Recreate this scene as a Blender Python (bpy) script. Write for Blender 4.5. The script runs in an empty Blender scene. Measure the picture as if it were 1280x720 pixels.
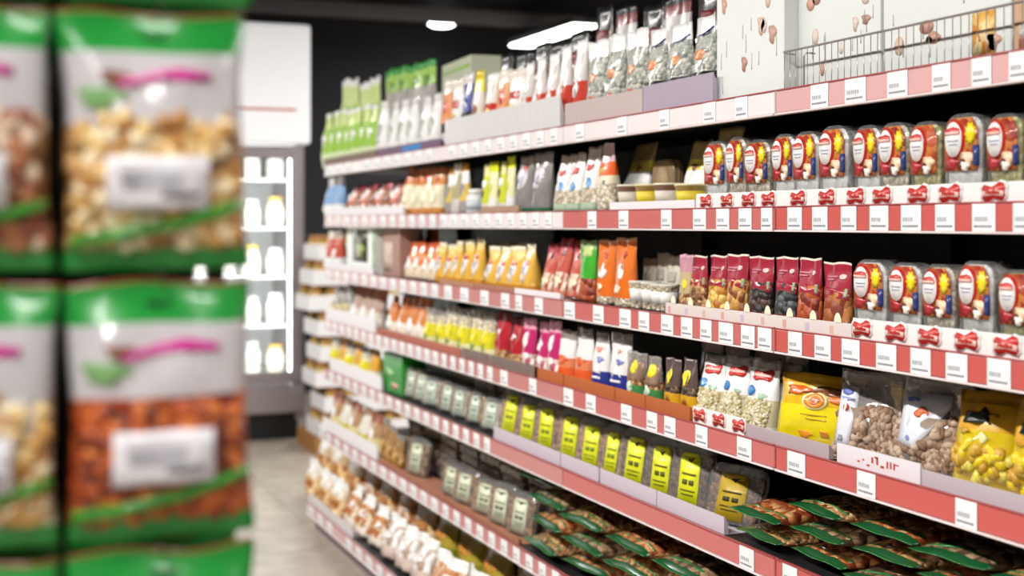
import bpy, bmesh, math, random
import numpy as np
from mathutils import Vector, Matrix

random.seed(7)
SC = bpy.context.scene
COL = SC.collection

# ------------------------------------------------------------------ camera
FPX = 1700.0
EYE = 1.32
HOR = 279.0
TH = math.atan(665.0 / FPX)
CT, ST = math.cos(TH), math.sin(TH)
cam = bpy.data.cameras.new('camera')
cam.sensor_width = 36.0
cam.lens = FPX / 1280.0 * 36.0
cam.shift_y = -(360.0 - HOR) / 1280.0
cam.clip_start = 0.05
cam.dof.use_dof = True
cam.dof.focus_distance = 2.55
cam.dof.aperture_fstop = 2.75
camo = bpy.data.objects.new('camera', cam)
COL.objects.link(camo)
camo.location = (0, 0, EYE)
camo.rotation_euler = (math.pi / 2, 0, -TH)
SC.camera = camo

# ------------------------------------------------------------------ world, exposure
world = bpy.data.worlds.new('world')
SC.world = world
world.use_nodes = True
bg = world.node_tree.nodes['Background']
bg.inputs[0].default_value = (0.8, 0.85, 0.9, 1)
bg.inputs[1].default_value = 0.05
SC.view_settings.view_transform = 'Standard'
SC.view_settings.look = 'None'
SC.view_settings.gamma = 1.0
SC.view_settings.exposure = 0.0
SC.view_settings.use_curve_mapping = False

LAMP_W = 63.0          # watts of each ceiling batten
LAMP_Z = 2.86
LAMP_ROWS = [(-0.75, (-2.2, -0.4, 1.4, 3.2, 5.0, 6.8)), (3.6, (-0.4, 1.4, 3.2, 5.0, 6.8))]

# ------------------------------------------------------------------ image measurements -> metres on the shelf
def T(px, p):
    q = (px - 640.0) / FPX
    return p * (CT - ST * q) / (ST + CT * q)
def Zd(px, p):
    return p / (ST + CT * (px - 640.0) / FPX)
def ZH(px, py, p):
    return EYE + (HOR - py) * Zd(px, p) / FPX
def PX(p, t):
    return 640.0 + FPX * (CT * p - ST * t) / (ST * p + CT * t)

# ------------------------------------------------------------------ materials
def lin(c):
    return c / 12.92 if c <= 0.04045 else ((c + 0.055) / 1.055) ** 2.4
def hexc(h):
    h = h.lstrip('#')
    return tuple(lin(int(h[i:i + 2], 16) / 255.0) for i in (0, 2, 4)) + (1.0,)
MATS = {}
def new_mat(name):
    m = bpy.data.materials.new(name)
    m.use_nodes = True
    nt = m.node_tree
    return m, nt, nt.nodes['Principled BSDF']
def pm(col, rough=0.45, coat=0.0, metal=0.0, alpha=1.0, emit=None, es=0.0, bump=0.0, bscale=60.0, spec=0.5, var=0.0):
    key = ('pm', col, rough, coat, metal, alpha, emit, es, bump, bscale, spec, var)
    if key in MATS:
        return MATS[key]
    m, nt, b = new_mat('plain_' + col.strip('#'))
    b.inputs['Base Color'].default_value = hexc(col)
    b.inputs['Roughness'].default_value = rough
    b.inputs['Metallic'].default_value = metal
    b.inputs['Coat Weight'].default_value = coat
    b.inputs['Coat Roughness'].default_value = 0.12
    b.inputs['Alpha'].default_value = alpha
    b.inputs['Specular IOR Level'].default_value = spec
    if emit:
        b.inputs['Emission Color'].default_value = hexc(emit)
        b.inputs['Emission Strength'].default_value = es
    if bump or var:
        tc = nt.nodes.new('ShaderNodeTexCoord')
        n = nt.nodes.new('ShaderNodeTexNoise')
        n.inputs['Scale'].default_value = bscale
        n.inputs['Detail'].default_value = 3
        nt.links.new(tc.outputs['Object'], n.inputs['Vector'])
        if bump:
            bp = nt.nodes.new('ShaderNodeBump')
            bp.inputs['Strength'].default_value = bump
            bp.inputs['Distance'].default_value = 0.004
            nt.links.new(n.outputs['Fac'], bp.inputs['Height'])
            nt.links.new(bp.outputs['Normal'], b.inputs['Normal'])
        if var:
            hs = nt.nodes.new('ShaderNodeMixRGB')
            hs.blend_type = 'MULTIPLY'
            hs.inputs[0].default_value = var
            hs.inputs[1].default_value = hexc(col)
            nt.links.new(n.outputs['Color'], hs.inputs[2])
            nt.links.new(hs.outputs[0], b.inputs['Base Color'])
    MATS[key] = m
    return m
def foil(col, rough=0.28, bump=0.35):          # printed glossy packaging film
    return pm(col, rough, 0.5, 0.0, bump=bump, bscale=28.0)
def film(alpha=0.25, tint='#ffffff'):            # clear plastic: see-through with a gloss
    key = ('film', alpha, tint)
    if key in MATS:
        return MATS[key]
    m, nt, b = new_mat('clear_film')
    nt.nodes.remove(b)
    out = nt.nodes['Material Output']
    tr = nt.nodes.new('ShaderNodeBsdfTransparent')
    gl = nt.nodes.new('ShaderNodeBsdfGlossy')
    gl.inputs['Roughness'].default_value = 0.12
    gl.inputs['Color'].default_value = (0.9, 0.9, 0.9, 1)
    df = nt.nodes.new('ShaderNodeBsdfDiffuse')
    df.inputs['Color'].default_value = hexc(tint)
    fr = nt.nodes.new('ShaderNodeFresnel')
    fr.inputs['IOR'].default_value = 1.5
    tc = nt.nodes.new('ShaderNodeTexCoord')
    nz = nt.nodes.new('ShaderNodeTexNoise')
    nz.inputs['Scale'].default_value = 35
    bp = nt.nodes.new('ShaderNodeBump')
    bp.inputs['Strength'].default_value = 0.4
    bp.inputs['Distance'].default_value = 0.004
    nt.links.new(tc.outputs['Object'], nz.inputs['Vector'])
    nt.links.new(nz.outputs['Fac'], bp.inputs['Height'])
    nt.links.new(bp.outputs['Normal'], gl.inputs['Normal'])
    nt.links.new(bp.outputs['Normal'], fr.inputs['Normal'])
    m1 = nt.nodes.new('ShaderNodeMixShader')
    m1.inputs[0].default_value = alpha
    nt.links.new(tr.outputs[0], m1.inputs[1])
    nt.links.new(df.outputs[0], m1.inputs[2])
    m2 = nt.nodes.new('ShaderNodeMixShader')
    nt.links.new(fr.outputs[0], m2.inputs[0])
    nt.links.new(m1.outputs[0], m2.inputs[1])
    nt.links.new(gl.outputs[0], m2.inputs[2])
    nt.links.new(m2.outputs[0], out.inputs['Surface'])
    MATS[key] = m
    return m
def lumps(c1, c2, c3, scale=90.0, coat=0.5, bump=0.9):      # small loose food pressed against clear film
    key = ('lumps', c1, c2, c3, scale, coat, bump)
    if key in MATS:
        return MATS[key]
    m, nt, b = new_mat('food_' + c1.strip('#'))
    tc = nt.nodes.new('ShaderNodeTexCoord')
    v = nt.nodes.new('ShaderNodeTexVoronoi')
    v.inputs['Scale'].default_value = scale
    nt.links.new(tc.outputs['Object'], v.inputs['Vector'])
    r = nt.nodes.new('ShaderNodeValToRGB')
    e = r.color_ramp.elements
    e[0].position = 0.15
    e[0].color = hexc(c1)
    e[1].position = 0.85
    e[1].color = hexc(c3)
    k = e.new(0.5)
    k.color = hexc(c2)
    sp = nt.nodes.new('ShaderNodeSeparateColor')
    nt.links.new(v.outputs['Color'], sp.inputs[0])
    nt.links.new(sp.outputs[0], r.inputs['Fac'])
    nt.links.new(r.outputs['Color'], b.inputs['Base Color'])
    inv = nt.nodes.new('ShaderNodeMath')
    inv.operation = 'MULTIPLY'
    inv.inputs[1].default_value = -1.0
    nt.links.new(v.outputs['Distance'], inv.inputs[0])
    bp = nt.nodes.new('ShaderNodeBump')
    bp.inputs['Strength'].default_value = bump
    bp.inputs['Distance'].default_value = 0.008
    nt.links.new(inv.outputs[0], bp.inputs['Height'])
    nt.links.new(bp.outputs['Normal'], b.inputs['Normal'])
    b.inputs['Roughness'].default_value = 0.5
    b.inputs['Coat Weight'].default_value = coat
    b.inputs['Coat Roughness'].default_value = 0.1
    MATS[key] = m
    return m

WHITE = pm('#efeeec', 0.5)
CARD_W = pm('#e9e8ec', 0.6)
LILAC = pm('#bdb4c2', 0.45)
CARDBOARD = pm('#b0683a', 0.75, var=0.15, bscale=40)
BLACK = pm('#0b0b0d', 0.55)
DARK = pm('#131317', 0.5)
STEEL = pm('#8f8a88', 0.3, metal=0.9)
ACRYL = film(0.72, '#ffffff')
CLEAR = film(0.10, '#ffffff')
CLEAR2 = film(0.22, '#f4f0ee')

# ------------------------------------------------------------------ mesh helpers
def mesh_from(name, verts, faces, mat, smooth=True, mats=None, fm=None):
    me = bpy.data.meshes.new(name)
    me.from_pydata([tuple(v) for v in verts], [], faces)
    for m in (mats or [mat]):
        me.materials.append(m)
    if fm:
        for p, i in zip(me.polygons, fm):
            p.material_index = i
    if smooth:
        for p in me.polygons:
            p.use_smooth = True
    me.update()
    return me
def bm_mesh(name, bm, mat, smooth=False):
    me = bpy.data.meshes.new(name)
    bm.to_mesh(me)
    bm.free()
    me.materials.append(mat)
    if smooth:
        for p in me.polygons:
            p.use_smooth = True
    return me
def box_bm(bm, x0, x1, y0, y1, z0, z1, bev=0.0):
    r = bmesh.ops.create_cube(bm, size=1.0)
    for v in r['verts']:
        v.co = Vector((x0 + (v.co.x + .5) * (x1 - x0), y0 + (v.co.y + .5) * (y1 - y0), z0 + (v.co.z + .5) * (z1 - z0)))
    if bev:
        es = list({e for v in r['verts'] for e in v.link_edges})
        bmesh.ops.bevel(bm, geom=es, offset=bev, segments=2, affect='EDGES', profile=0.5)
def box_mesh(name, x0, x1, y0, y1, z0, z1, mat, bev=0.0):
    bm = bmesh.new()
    box_bm(bm, x0, x1, y0, y1, z0, z1, bev)
    return bm_mesh(name, bm, mat)
def lathe_mesh(name, prof, mat, n=16):
    vs, fs = [], []
    for r, z in prof:
        for k in range(n):
            a = 2 * math.pi * k / n
            vs.append((r * math.cos(a), r * math.sin(a), z))
    for i in range(len(prof) - 1):
        for k in range(n):
            fs.append((i * n + k, i * n + (k + 1) % n, (i + 1) * n + (k + 1) % n, (i + 1) * n + k))
    if prof[0][0] > 1e-6:
        fs.append(tuple(reversed(range(n))))
    if prof[-1][0] > 1e-6:
        fs.append(tuple(range((len(prof) - 1) * n, len(prof) * n)))
    return mesh_from(name, vs, fs, mat)
def tube_mesh(name, pts, r, mat, n=6):
    vs, fs = [], []
    for i, p in enumerate(pts):
        p = Vector(p)
        d = (Vector(pts[min(i + 1, len(pts) - 1)]) - Vector(pts[max(i - 1, 0)])).normalized()
        up = Vector((0, 0, 1)) if abs(d.z) < 0.9 else Vector((1, 0, 0))
        a = d.cross(up).normalized()
        b = d.cross(a).normalized()
        for k in range(n):
            t = 2 * math.pi * k / n
            vs.append(p + r * (math.cos(t) * a + math.sin(t) * b))
    for i in range(len(pts) - 1):
        for k in range(n):
            fs.append((i * n + k, i * n + (k + 1) % n, (i + 1) * n + (k + 1) % n, (i + 1) * n + k))
    fs.append(tuple(range(n)))
    fs.append(tuple(reversed(range((len(pts) - 1) * n, len(pts) * n))))
    return mesh_from(name, vs, fs, mat)
TEXTS = {}
def text_mesh(s, size, mat):
    key = (s, round(size, 5), mat.name)
    if key in TEXTS:
        return TEXTS[key]
    c = bpy.data.curves.new('lettering', 'FONT')
    c.body = s
    c.size = size
    c.align_x = 'CENTER'
    c.align_y = 'CENTER'
    c.offset = size * 0.018
    c.extrude = 0.0004
    c.resolution_u = 2
    o = bpy.data.objects.new('lettering', c)
    COL.objects.link(o)
    dg = bpy.context.evaluated_depsgraph_get()
    me = bpy.data.meshes.new_from_object(o.evaluated_get(dg))
    bpy.data.objects.remove(o)
    bpy.data.curves.remove(c)
    me.transform(Matrix.Rotation(math.pi / 2, 4, 'X'))
    me.materials.clear()
    me.materials.append(mat)
    TEXTS[key] = me
    return me

# ------------------------------------------------------------------ object helpers
def link(o, parent=None):
    COL.objects.link(o)
    if parent is not None:
        o.parent = parent
    return o
def part(name, me, parent, loc=(0, 0, 0), rot=None, label=None, kind=None):
    o = bpy.data.objects.new(name, me)
    o.location = loc
    if rot:
        o.rotation_euler = rot
    link(o, parent)
    if label:
        o['label'] = label
    if kind:
        o['kind'] = kind
    return o
def thing(name, label, cat, loc=(0, 0, 0), rot=(0, 0, 0), group=None):
    e = bpy.data.objects.new(name, None)
    e.empty_display_size = 0.05
    e.location = loc
    e.rotation_euler = rot
    link(e)
    e['label'] = label
    e['category'] = cat
    if group:
        e['group'] = group
    return e
def tag(o, label, cat, group=None):
    o['label'] = label
    o['category'] = cat
    if group:
        o['group'] = group
    return o
def struct(name, me, loc=(0, 0, 0)):
    o = part(name, me, None, loc)
    o['kind'] = 'structure'
    return o
ORD = ['first', 'second', 'third', 'fourth', 'fifth', 'sixth', 'seventh', 'eighth', 'ninth', 'tenth', 'eleventh', 'twelfth', 'thirteenth', 'fourteenth', 'fifteenth', 'sixteenth', 'seventeenth', 'eighteenth', 'nineteenth', 'twentieth']
ROWS = {}
def enroll(o, desc, where, key, grp):
    ROWS.setdefault((desc, where, grp), []).append((key, o))
def write_labels():
    for (desc, where, grp), lst in ROWS.items():
        lst.sort(key=lambda a: a[0])
        n = len(lst)
        for i, (k, o) in enumerate(lst):
            if n == 1:
                o['label'] = f'{desc} on the {where}'
            else:
                o['label'] = f'{desc}, {ORD[i]} from the far end, {where}'
                o['group'] = grp

# ------------------------------------------------------------------ package shapes: front faces -y, base at z 0
def patch_outline(shape, n=20):
    pts = []
    if shape == 'rect':
        return [(-1, -1), (-.33, -1), (.33, -1), (1, -1), (1, -.33), (1, .33), (1, 1), (.33, 1), (-.33, 1), (-1, 1), (-1, .33), (-1, -.33)]
    if shape == 'logo':
        return [(-1, .35), (-.8, .74), (-.5, .66), (-.15, .50), (.15, .70), (.5, 1), (.85, .85), (1, .4), (.9, 0), (.98, -.4), (.75, -.85), (.35, -.75), (0, -.62), (-.35, -.9), (-.7, -.95), (-.95, -.6), (-.88, -.1)]
    if isinstance(shape, (list, tuple)):
        return list(shape)
    for k in range(n):
        a = 2 * math.pi * k / n
        c, s = math.cos(a), math.sin(a)
        if shape == 'oval':
            pts.append((c, s))
        elif shape == 'round':
            q = 0.45
            pts.append((math.copysign(abs(c) ** q, c), math.copysign(abs(s) ** q, s)))
        elif shape == 'blob':
            r = 0.82 + 0.16 * math.sin(3 * a + 0.7) + 0.10 * math.cos(5 * a)
            pts.append((c * r, s * r))
        elif shape == 'star':
            r = 1.0 if k % 2 == 0 else 0.62
            pts.append((c * r, s * r))
        elif shape == 'arch':
            pts.append((c, s if s > 0 else -1.0 + 0.0 * c))
        elif shape == 'drop':
            r = 1.0 if s < 0 else 1.0 - 0.25 * s
            pts.append((c * r * (1 - 0.4 * max(s, 0)), s))
    return pts
def patch_mesh(name, surf, shape, cx, cz, hw, hh, mat, layer=1, rings=3):
    """surf(u,v) -> front surface point; u in -1..1, v in 0..1"""
    o = patch_outline(shape)
    n = len(o)
    eps = 0.0011 * layer
    vs, fs = [], []
    c = surf(cx, cz)
    vs.append((c[0], c[1] - eps, c[2]))
    for r in range(1, rings + 1):
        f = r / rings
        for (a, b) in o:
            p = surf(max(-1, min(1, cx + a * hw * f)), max(0, min(1, cz + b * hh * f)))
            vs.append((p[0], p[1] - eps, p[2]))
    for k in range(n):
        fs.append((0, 1 + k, 1 + (k + 1) % n))
    for r in range(rings - 1):
        for k in range(n):
            a = 1 + r * n
            b = a + n
            fs.append((a + k, b + k, b + (k + 1) % n, a + (k + 1) % n))
    base = 1 + (rings - 1) * n                  # a small edge back to the surface so that it has thickness
    m0 = len(vs)
    for k in range(n):
        x, y, z = vs[base + k]
        vs.append((x, y + eps * 0.9, z))
    for k in range(n):
        fs.append((base + k, m0 + k, m0 + (k + 1) % n, base + (k + 1) % n))
    return mesh_from(name, vs, fs, mat)

def bag_surf(w, h, d, kind, seed):
    rnd = random.Random(seed)
    ph = [rnd.uniform(0, 6.28) for _ in range(6)]
    lean_x = rnd.uniform(-0.03, 0.03) * w
    def prof(v):
        if kind == 'stand':
            if v < 0.22:
                return 0.86 + 0.14 * v / 0.22
            k = min(1.0, (v - 0.22) / 0.66)
            return max(0.0, 1.0 - k ** 1.7)
        k = (v - 0.05) / 0.87
        if k <= 0 or k >= 1:
            return 0.0
        return math.sin(math.pi * k) ** 0.55
    def f(u, v, side=-1):
        pr = prof(v)
        e = max(0.0, 1.0 - abs(u) ** 2.6)
        wr = 0.05 * d * (math.sin(9 * u + 14 * v + ph[0]) + 0.7 * math.sin(17 * v - 6 * u + ph[1]) + 0.6 * math.sin(23 * u * v + ph[2]))
        th = d * 0.5 * pr * (e ** 0.62 if kind != 'stand' else (0.30 + 0.70 * e ** 0.6) if v < .2 else e ** 0.62) + 0.0007
        flat = 1.0 - pr
        wav = 0.10 * d * flat * math.sin(5 * u + ph[3]) * (1 if v > 0.5 else 0.4)
        x = w * 0.5 * u * (1.0 - 0.07 * pr + 0.012 * math.sin(11 * v + ph[4])) + lean_x * v * v
        y = side * (th + (wr * e * min(1.0, pr * 1.6) if side < 0 else 0)) + wav
        z = h * v + 0.012 * h * math.sin(4 * u + ph[5]) * (v ** 6)
        return (x, y, z)
    return f
def pouch(w, h, d, zones, patches, kind='pillow', seed=0, nu=9, nv=16, nuts=None, texts=()):
    f = bag_surf(w, h, d, kind, seed)
    parts = []
    us = [math.sin(math.pi / 2 * (-1 + 2 * k / nu)) * 0.5 + (-1 + 2 * k / nu) * 0.5 for k in range(nu + 1)]
    for (v0, v1, pn, m) in zones:
        k = max(2, int(round((v1 - v0) * nv)))
        vs, fs = [], []
        for i in range(k + 1):
            v = v0 + (v1 - v0) * i / k
            ring = [f(u, v, -1) for u in us] + [f(u, v, 1) for u in reversed(us[1:-1])]
            vs += ring
        n = 2 * nu
        for i in range(k):
            for j in range(n):
                fs.append((i * n + j, i * n + (j + 1) % n, (i + 1) * n + (j + 1) % n, (i + 1) * n + j))
        if v0 == 0:
            fs.append(tuple(reversed(range(n))))
        if v1 == 1:
            fs.append(tuple(range(k * n, k * n + n)))
        parts.append((pn, mesh_from(pn, vs, fs, m), None))
    for i, pt in enumerate(patches):
        pn, sh, cx, cz, hw, hh, m = pt[:7]
        layer = pt[7] if len(pt) > 7 else 1
        parts.append((pn, patch_mesh(pn, f, sh, cx, cz, hw, hh, m, layer), None))
    if nuts:
        (v0, v1, u0, u1, size, count, ms, pn) = nuts[:8]
        parts.append((pn, nut_mesh(f, v0, v1, u0, u1, size, count, ms, seed, pn, nuts[8] if len(nuts) > 8 else None), 'stuff'))
    for (s, cx, cz, size, m, layer) in texts:
        p = f(cx, cz)
        parts.append(('lettering', (text_mesh(s, size, m), (p[0], p[1] - 0.0015 * layer, p[2])), None))
    return dict(parts=parts, w=w, h=h, d=d, soft=True)
def nut_mesh(f, v0, v1, u0, u1, size, count, ms, seed, pn, skip=None):
    rnd = random.Random(seed * 7 + 3)
    bm = bmesh.new()
    bmesh.ops.create_icosphere(bm, subdivisions=1, radius=1.0)
    base_v = [v.co.copy() for v in bm.verts]
    base_f = [tuple(v.index for v in fc.verts) for fc in bm.faces]
    bm.free()
    vs, fs, fm = [], [], []
    nr = int(math.sqrt(count))
    for i in range(count):
        u = rnd.uniform(u0, u1)
        v = rnd.uniform(v0, v1)
        if skip and skip[0] < u < skip[1] and skip[2] < v < skip[3]:
            continue
        p = Vector(f(u, v))
        R = Matrix.Rotation(rnd.uniform(0, 6.28), 3, 'Y') @ Matrix.Rotation(rnd.uniform(-.6, .6), 3, 'X')
        sx, sy, sz = size * rnd.uniform(.9, 1.3), size * rnd.uniform(.5, .7), size * rnd.uniform(.6, .85)
        o = len(vs)
        mi = rnd.randrange(len(ms))
        for b in base_v:
            q = R @ Vector((b.x * sx, b.y * sy, b.z * sz))
            vs.append(p + q + Vector((0, sy * 0.05, 0)))
        for fc in base_f:
            fs.append(tuple(o + k for k in fc))
            fm.append(mi)
    return mesh_from(pn, vs, fs, None, True, ms, fm)

def slab_outline(w, h, kind):
    pts = []
    if kind == 'roundtop':
        r = min(w * 0.36, h * 0.25)
        pts += [(-w * .46, 0), (w * .46, 0)]
        for k in range(7):
            a = math.pi / 2 * k / 6
            pts.append((w * .5 - r + r * math.cos(a), h - r + r * math.sin(a)))
        for k in range(7):
            a = math.pi / 2 + math.pi / 2 * k / 6
            pts.append((-w * .5 + r + r * math.cos(a), h - r + r * math.sin(a)))
    elif kind == 'chamfer':
        r = w * 0.16
        pts = [(-w * .48, 0), (w * .48, 0), (w * .5, h - r), (w * .5 - r, h), (-w * .5 + r, h), (-w * .5, h - r)]
    else:
        pts = [(-w * .5, 0), (w * .5, 0), (w * .5, h), (-w * .5, h)]
    return pts
def slab_mesh(name, w, h, d, kind, mat, bev=0.004, inset=0.0, y0=None, v0=0.0, v1=1.0):
    o = slab_outline(w, h, kind)
    cx, cz = 0.0, h * 0.5
    def ins(k):
        return [(x * (1 - 2 * k / w), cz + (z - cz) * (1 - 2 * k / h)) for x, z in o]
    fy = -d / 2 if y0 is None else y0
    rings = [(ins(inset + bev), fy), (ins(inset), fy + bev), (ins(inset), d / 2 - bev), (ins(inset + bev), d / 2)]
    n = len(o)
    vs, fs = [], []
    for r, y in rings:
        for x, z in r:
            vs.append((x, y, min(max(z, v0 * h), v1 * h)))
    for i in range(3):
        for k in range(n):
            fs.append((i * n + k, i * n + (k + 1) % n, (i + 1) * n + (k + 1) % n, (i + 1) * n + k))
    fs.append(tuple(range(n)))
    fs.append(tuple(reversed(range(3 * n, 4 * n))))
    fs = [tuple(reversed(f)) for f in fs[:-2]] + fs[-2:]
    me = mesh_from(name, vs, fs, mat, False)
    return me
def flat_surf(w, h, y):
    return lambda u, v: (u * w / 2, y, v * h)

# ------------------------------------------------------------------ package builders: each returns build(w, h, seed)
def bagB(zones, patches=(), kind='pillow', d=0.45, nuts=None, texts=()):
    def build(w, h, seed):
        dd = d if d > 0.2 else None
        depth = min(w * d, 0.09)
        return pouch(w, h, depth, zones, patches, kind, seed, nuts=nuts, texts=texts)
    return build
def tubB(shell_m, inner_m, patches, d=0.045, kind='roundtop', inner_top=0.96, sleeve=None, rim=True, texts=()):
    def build(w, h, seed):
        parts = []
        parts.append(('shell', slab_mesh('shell', w, h, d, kind, shell_m, 0.004), None))
        if rim:
            parts.append(('rim', slab_mesh('rim', w * 1.06, h * 1.0, 0.003, kind, shell_m, 0.001, y0=-0.0015), None))
        parts.append(('contents', slab_mesh('contents', w, h, d * 0.86, kind, inner_m, 0.005, 0.0035, v1=inner_top), None))
        y = -d / 2 - 0.0004
        f = flat_surf(w, h, y)
        for pt in patches:
            pn, sh, cx, cz, hw, hh, m = pt[:7]
            layer = pt[7] if len(pt) > 7 else 1
            parts.append((pn, patch_mesh(pn, f, sh, cx, cz, hw, hh, m, layer, 1), None))
        for (s, cx, cz, size, m, layer) in texts:
            parts.append(('lettering', (text_mesh(s, size, m), (cx * w / 2, y - 0.0013 * layer, cz * h)), None))
        return dict(parts=parts, w=w, h=h, d=d, soft=False)
    return build
def boxB(body_m, patches, d=0.05, kind='box', side=None):
    def build(w, h, seed):
        parts = [('carton_body', slab_mesh('carton_body', w, h, d, kind, body_m, 0.0015), None)]
        f = flat_surf(w, h, -d / 2)
        parts.append(('closing_flap', box_mesh('closing_flap', -w * .46, w * .46, -d * .45, d * .45, h, h + 0.0012, body_m), None))
        for pt in patches:
            pn, sh, cx, cz, hw, hh, m = pt[:7]
            layer = pt[7] if len(pt) > 7 else 1
            parts.append((pn, patch_mesh(pn, f, sh, cx, cz, hw, hh, m, layer, 1), None))
        return dict(parts=parts, w=w, h=h, d=d, soft=False)
    return build
def jarB(body_m, lid_m, label_m, lid_h=0.18):
    def build(w, h, seed):
        r = w / 2 * .95
        b = lathe_mesh('jar_body', [(r * .85, 0), (r * .97, h * .03), (r, h * .1), (r, h * .62), (r * .9, h * .74), (r * .72, h * .8), (r * .72, h * (1 - lid_h))], body_m)
        l = lathe_mesh('lid', [(r * .8, h * (1 - lid_h)), (r * .8, h * .985), (r * .72, h)], lid_m)
        k = lathe_mesh('paper_label', [(r * 1.012, h * .16), (r * 1.012, h * .55)], label_m)
        return dict(parts=[('jar_body', b, None), ('lid', l, None), ('paper_label', k, None)], w=w, h=h, d=w, soft=True)
    return build
def cupB(body_m, lid_m, label_m):
    def build(w, h, seed):
        r = w / 2 * .97
        b = lathe_mesh('cup_body', [(r * .74, 0), (r * .76, h * .02), (r * .95, h * .86), (r, h * .9), (r, h * .94)], body_m)
        l = lathe_mesh('lid', [(r * 1.02, h * .93), (r * 1.02, h * .985), (r * .95, h)], lid_m)
        k = lathe_mesh('paper_label', [(r * .83, h * .25), (r * .93, h * .72)], label_m)
        return dict(parts=[('cup_body', b, None), ('lid', l, None), ('paper_label', k, None)], w=w, h=h, d=w, soft=True)
    return build

def proto_verts(pr):
    if 'co' not in pr:
        cs = []
        for pn, me, kind in pr['parts']:
            if isinstance(me, tuple):
                continue
            c = np.empty(len(me.vertices) * 3, np.float32)
            me.vertices.foreach_get('co', c)
            cs.append(c.reshape(-1, 3))
        pr['co'] = np.concatenate(cs)
    return pr['co']
def place(pr, name, cat, loc, rotz=-math.pi / 2, lean=0.0, roll=0.0, scale=(1, 1, 1), rest=None):
    if rest is not None:                      # set the lowest point of the turned pack on this height
        M = Matrix.Rotation(rotz, 4, 'Z') @ Matrix.Rotation(lean, 4, 'X') @ Matrix.Rotation(roll, 4, 'Y') @ Matrix.Diagonal((*scale, 1))
        rz = np.array(M[2][:3], np.float32)
        loc = (loc[0], loc[1], rest - float((proto_verts(pr) @ rz).min()))
    e = bpy.data.objects.new(name, None)
    e.empty_display_size = 0.03
    link(e)
    e['category'] = cat
    e.matrix_world = Matrix.Translation(loc) @ Matrix.Rotation(rotz, 4, 'Z') @ Matrix.Rotation(lean, 4, 'X') @ Matrix.Rotation(roll, 4, 'Y') @ Matrix.Diagonal((*scale, 1))
    for pn, me, kind in pr['parts']:
        l = (0, 0, 0)
        if isinstance(me, tuple):
            me, l = me
        part(pn, me, e, l, None, None, kind)
    return e

# ------------------------------------------------------------------ the setting
FAR_Y, CEIL = 10.5, 2.92
X0, X1, Y0 = -3.4, 6.6, -3.6
floor = struct('floor', box_mesh('floor', X0, X1, Y0, FAR_Y, -0.06, -0.004, pm('#8d8478', 0.8)))
ts = 0.45
def tile_mat():
    m, nt, b = new_mat('floor_tile')
    tc = nt.nodes.new('ShaderNodeTexCoord')
    oi = nt.nodes.new('ShaderNodeObjectInfo')
    n = nt.nodes.new('ShaderNodeTexNoise')
    n.inputs['Scale'].default_value = 9
    n.inputs['Detail'].default_value = 5
    add = nt.nodes.new('ShaderNodeVectorMath')
    nt.links.new(tc.outputs['Object'], add.inputs[0])
    nt.links.new(oi.outputs['Location'], add.inputs[1])
    nt.links.new(add.outputs[0], n.inputs['Vector'])
    r = nt.nodes.new('ShaderNodeValToRGB')
    r.color_ramp.elements[0].position = 0.3
    r.color_ramp.elements[0].color = hexc('#a59b8d')
    r.color_ramp.elements[1].position = 0.7
    r.color_ramp.elements[1].color = hexc('#b8aea0')
    nt.links.new(n.outputs['Fac'], r.inputs['Fac'])
    nt.links.new(r.outputs['Color'], b.inputs['Base Color'])
    b.inputs['Roughness'].default_value = 0.26
    return m
tile_me = box_mesh('floor_tile', -ts / 2 + .002, ts / 2 - .002, -ts / 2 + .002, ts / 2 - .002, -0.006, 0.0, tile_mat(), 0.001)
for i in range(13):
    for j in range(22):
        part('floor_tile', tile_me, floor, (-1.85 + ts * (i + .5) + .03, 0.55 + ts * (j + .5) - .1, 0))
struct('ceiling', box_mesh('ceiling', X0, X1, Y0, FAR_Y, CEIL, CEIL + .1, pm('#060607', 0.7)))
struct('wall_back', box_mesh('wall_back', X0, X1, FAR_Y, FAR_Y + .1, 0, CEIL, pm('#2b2b30', 0.8)))
struct('wall_left', box_mesh('wall_left', X0 - .1, X0, Y0, FAR_Y, 0, CEIL, pm('#6a6764', 0.8)))
struct('wall_right', box_mesh('wall_right', X1, X1 + .1, Y0, FAR_Y, 0, CEIL, pm('#2b2b30', 0.8)))
struct('wall_front', box_mesh('wall_front', X0, X1, Y0 - .1, Y0, 0, CEIL, pm('#8a8784', 0.8)))
struct('trim_1', box_mesh('trim_1', 1.0, 4.2, 9.25, 9.33, CEIL - .16, CEIL - .06, pm('#6d686c', 0.5)))

# ------------------------------------------------------------------ ceiling lamps
LAMP_E = pm('#ffffff', 0.5, emit='#fff8f0', es=9.0)
def batten(x, y, z, L, W, label, power, hang=True):
    e = thing('ceiling_lamp', label, 'lamp', (x, y, z))
    part('housing', box_mesh('housing', -W / 2, W / 2, -L / 2, L / 2, 0.012, 0.05, pm('#1a1a1c', 0.5), 0.004), e)
    part('diffuser', box_mesh('diffuser', -W / 2 + .01, W / 2 - .01, -L / 2 + .01, L / 2 - .01, 0.0, 0.0115, LAMP_E, 0.004), e)
    if hang and z + .06 < CEIL:
        for s in (-1, 1):
            part('hanger', tube_mesh('hanger', [(0, s * L * .36, .05), (0, s * L * .36, CEIL - z)], 0.003, DARK), e)
    ld = bpy.data.lights.new('lamp_light', 'AREA')
    ld.shape = 'RECTANGLE'
    ld.size = W
    ld.size_y = L
    ld.energy = power
    ld.color = (1.0, 0.97, 0.93)
    lo = bpy.data.objects.new('lamp_light', ld)
    link(lo, e)
    lo.location = (0, 0, -0.006)
    return e
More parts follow.
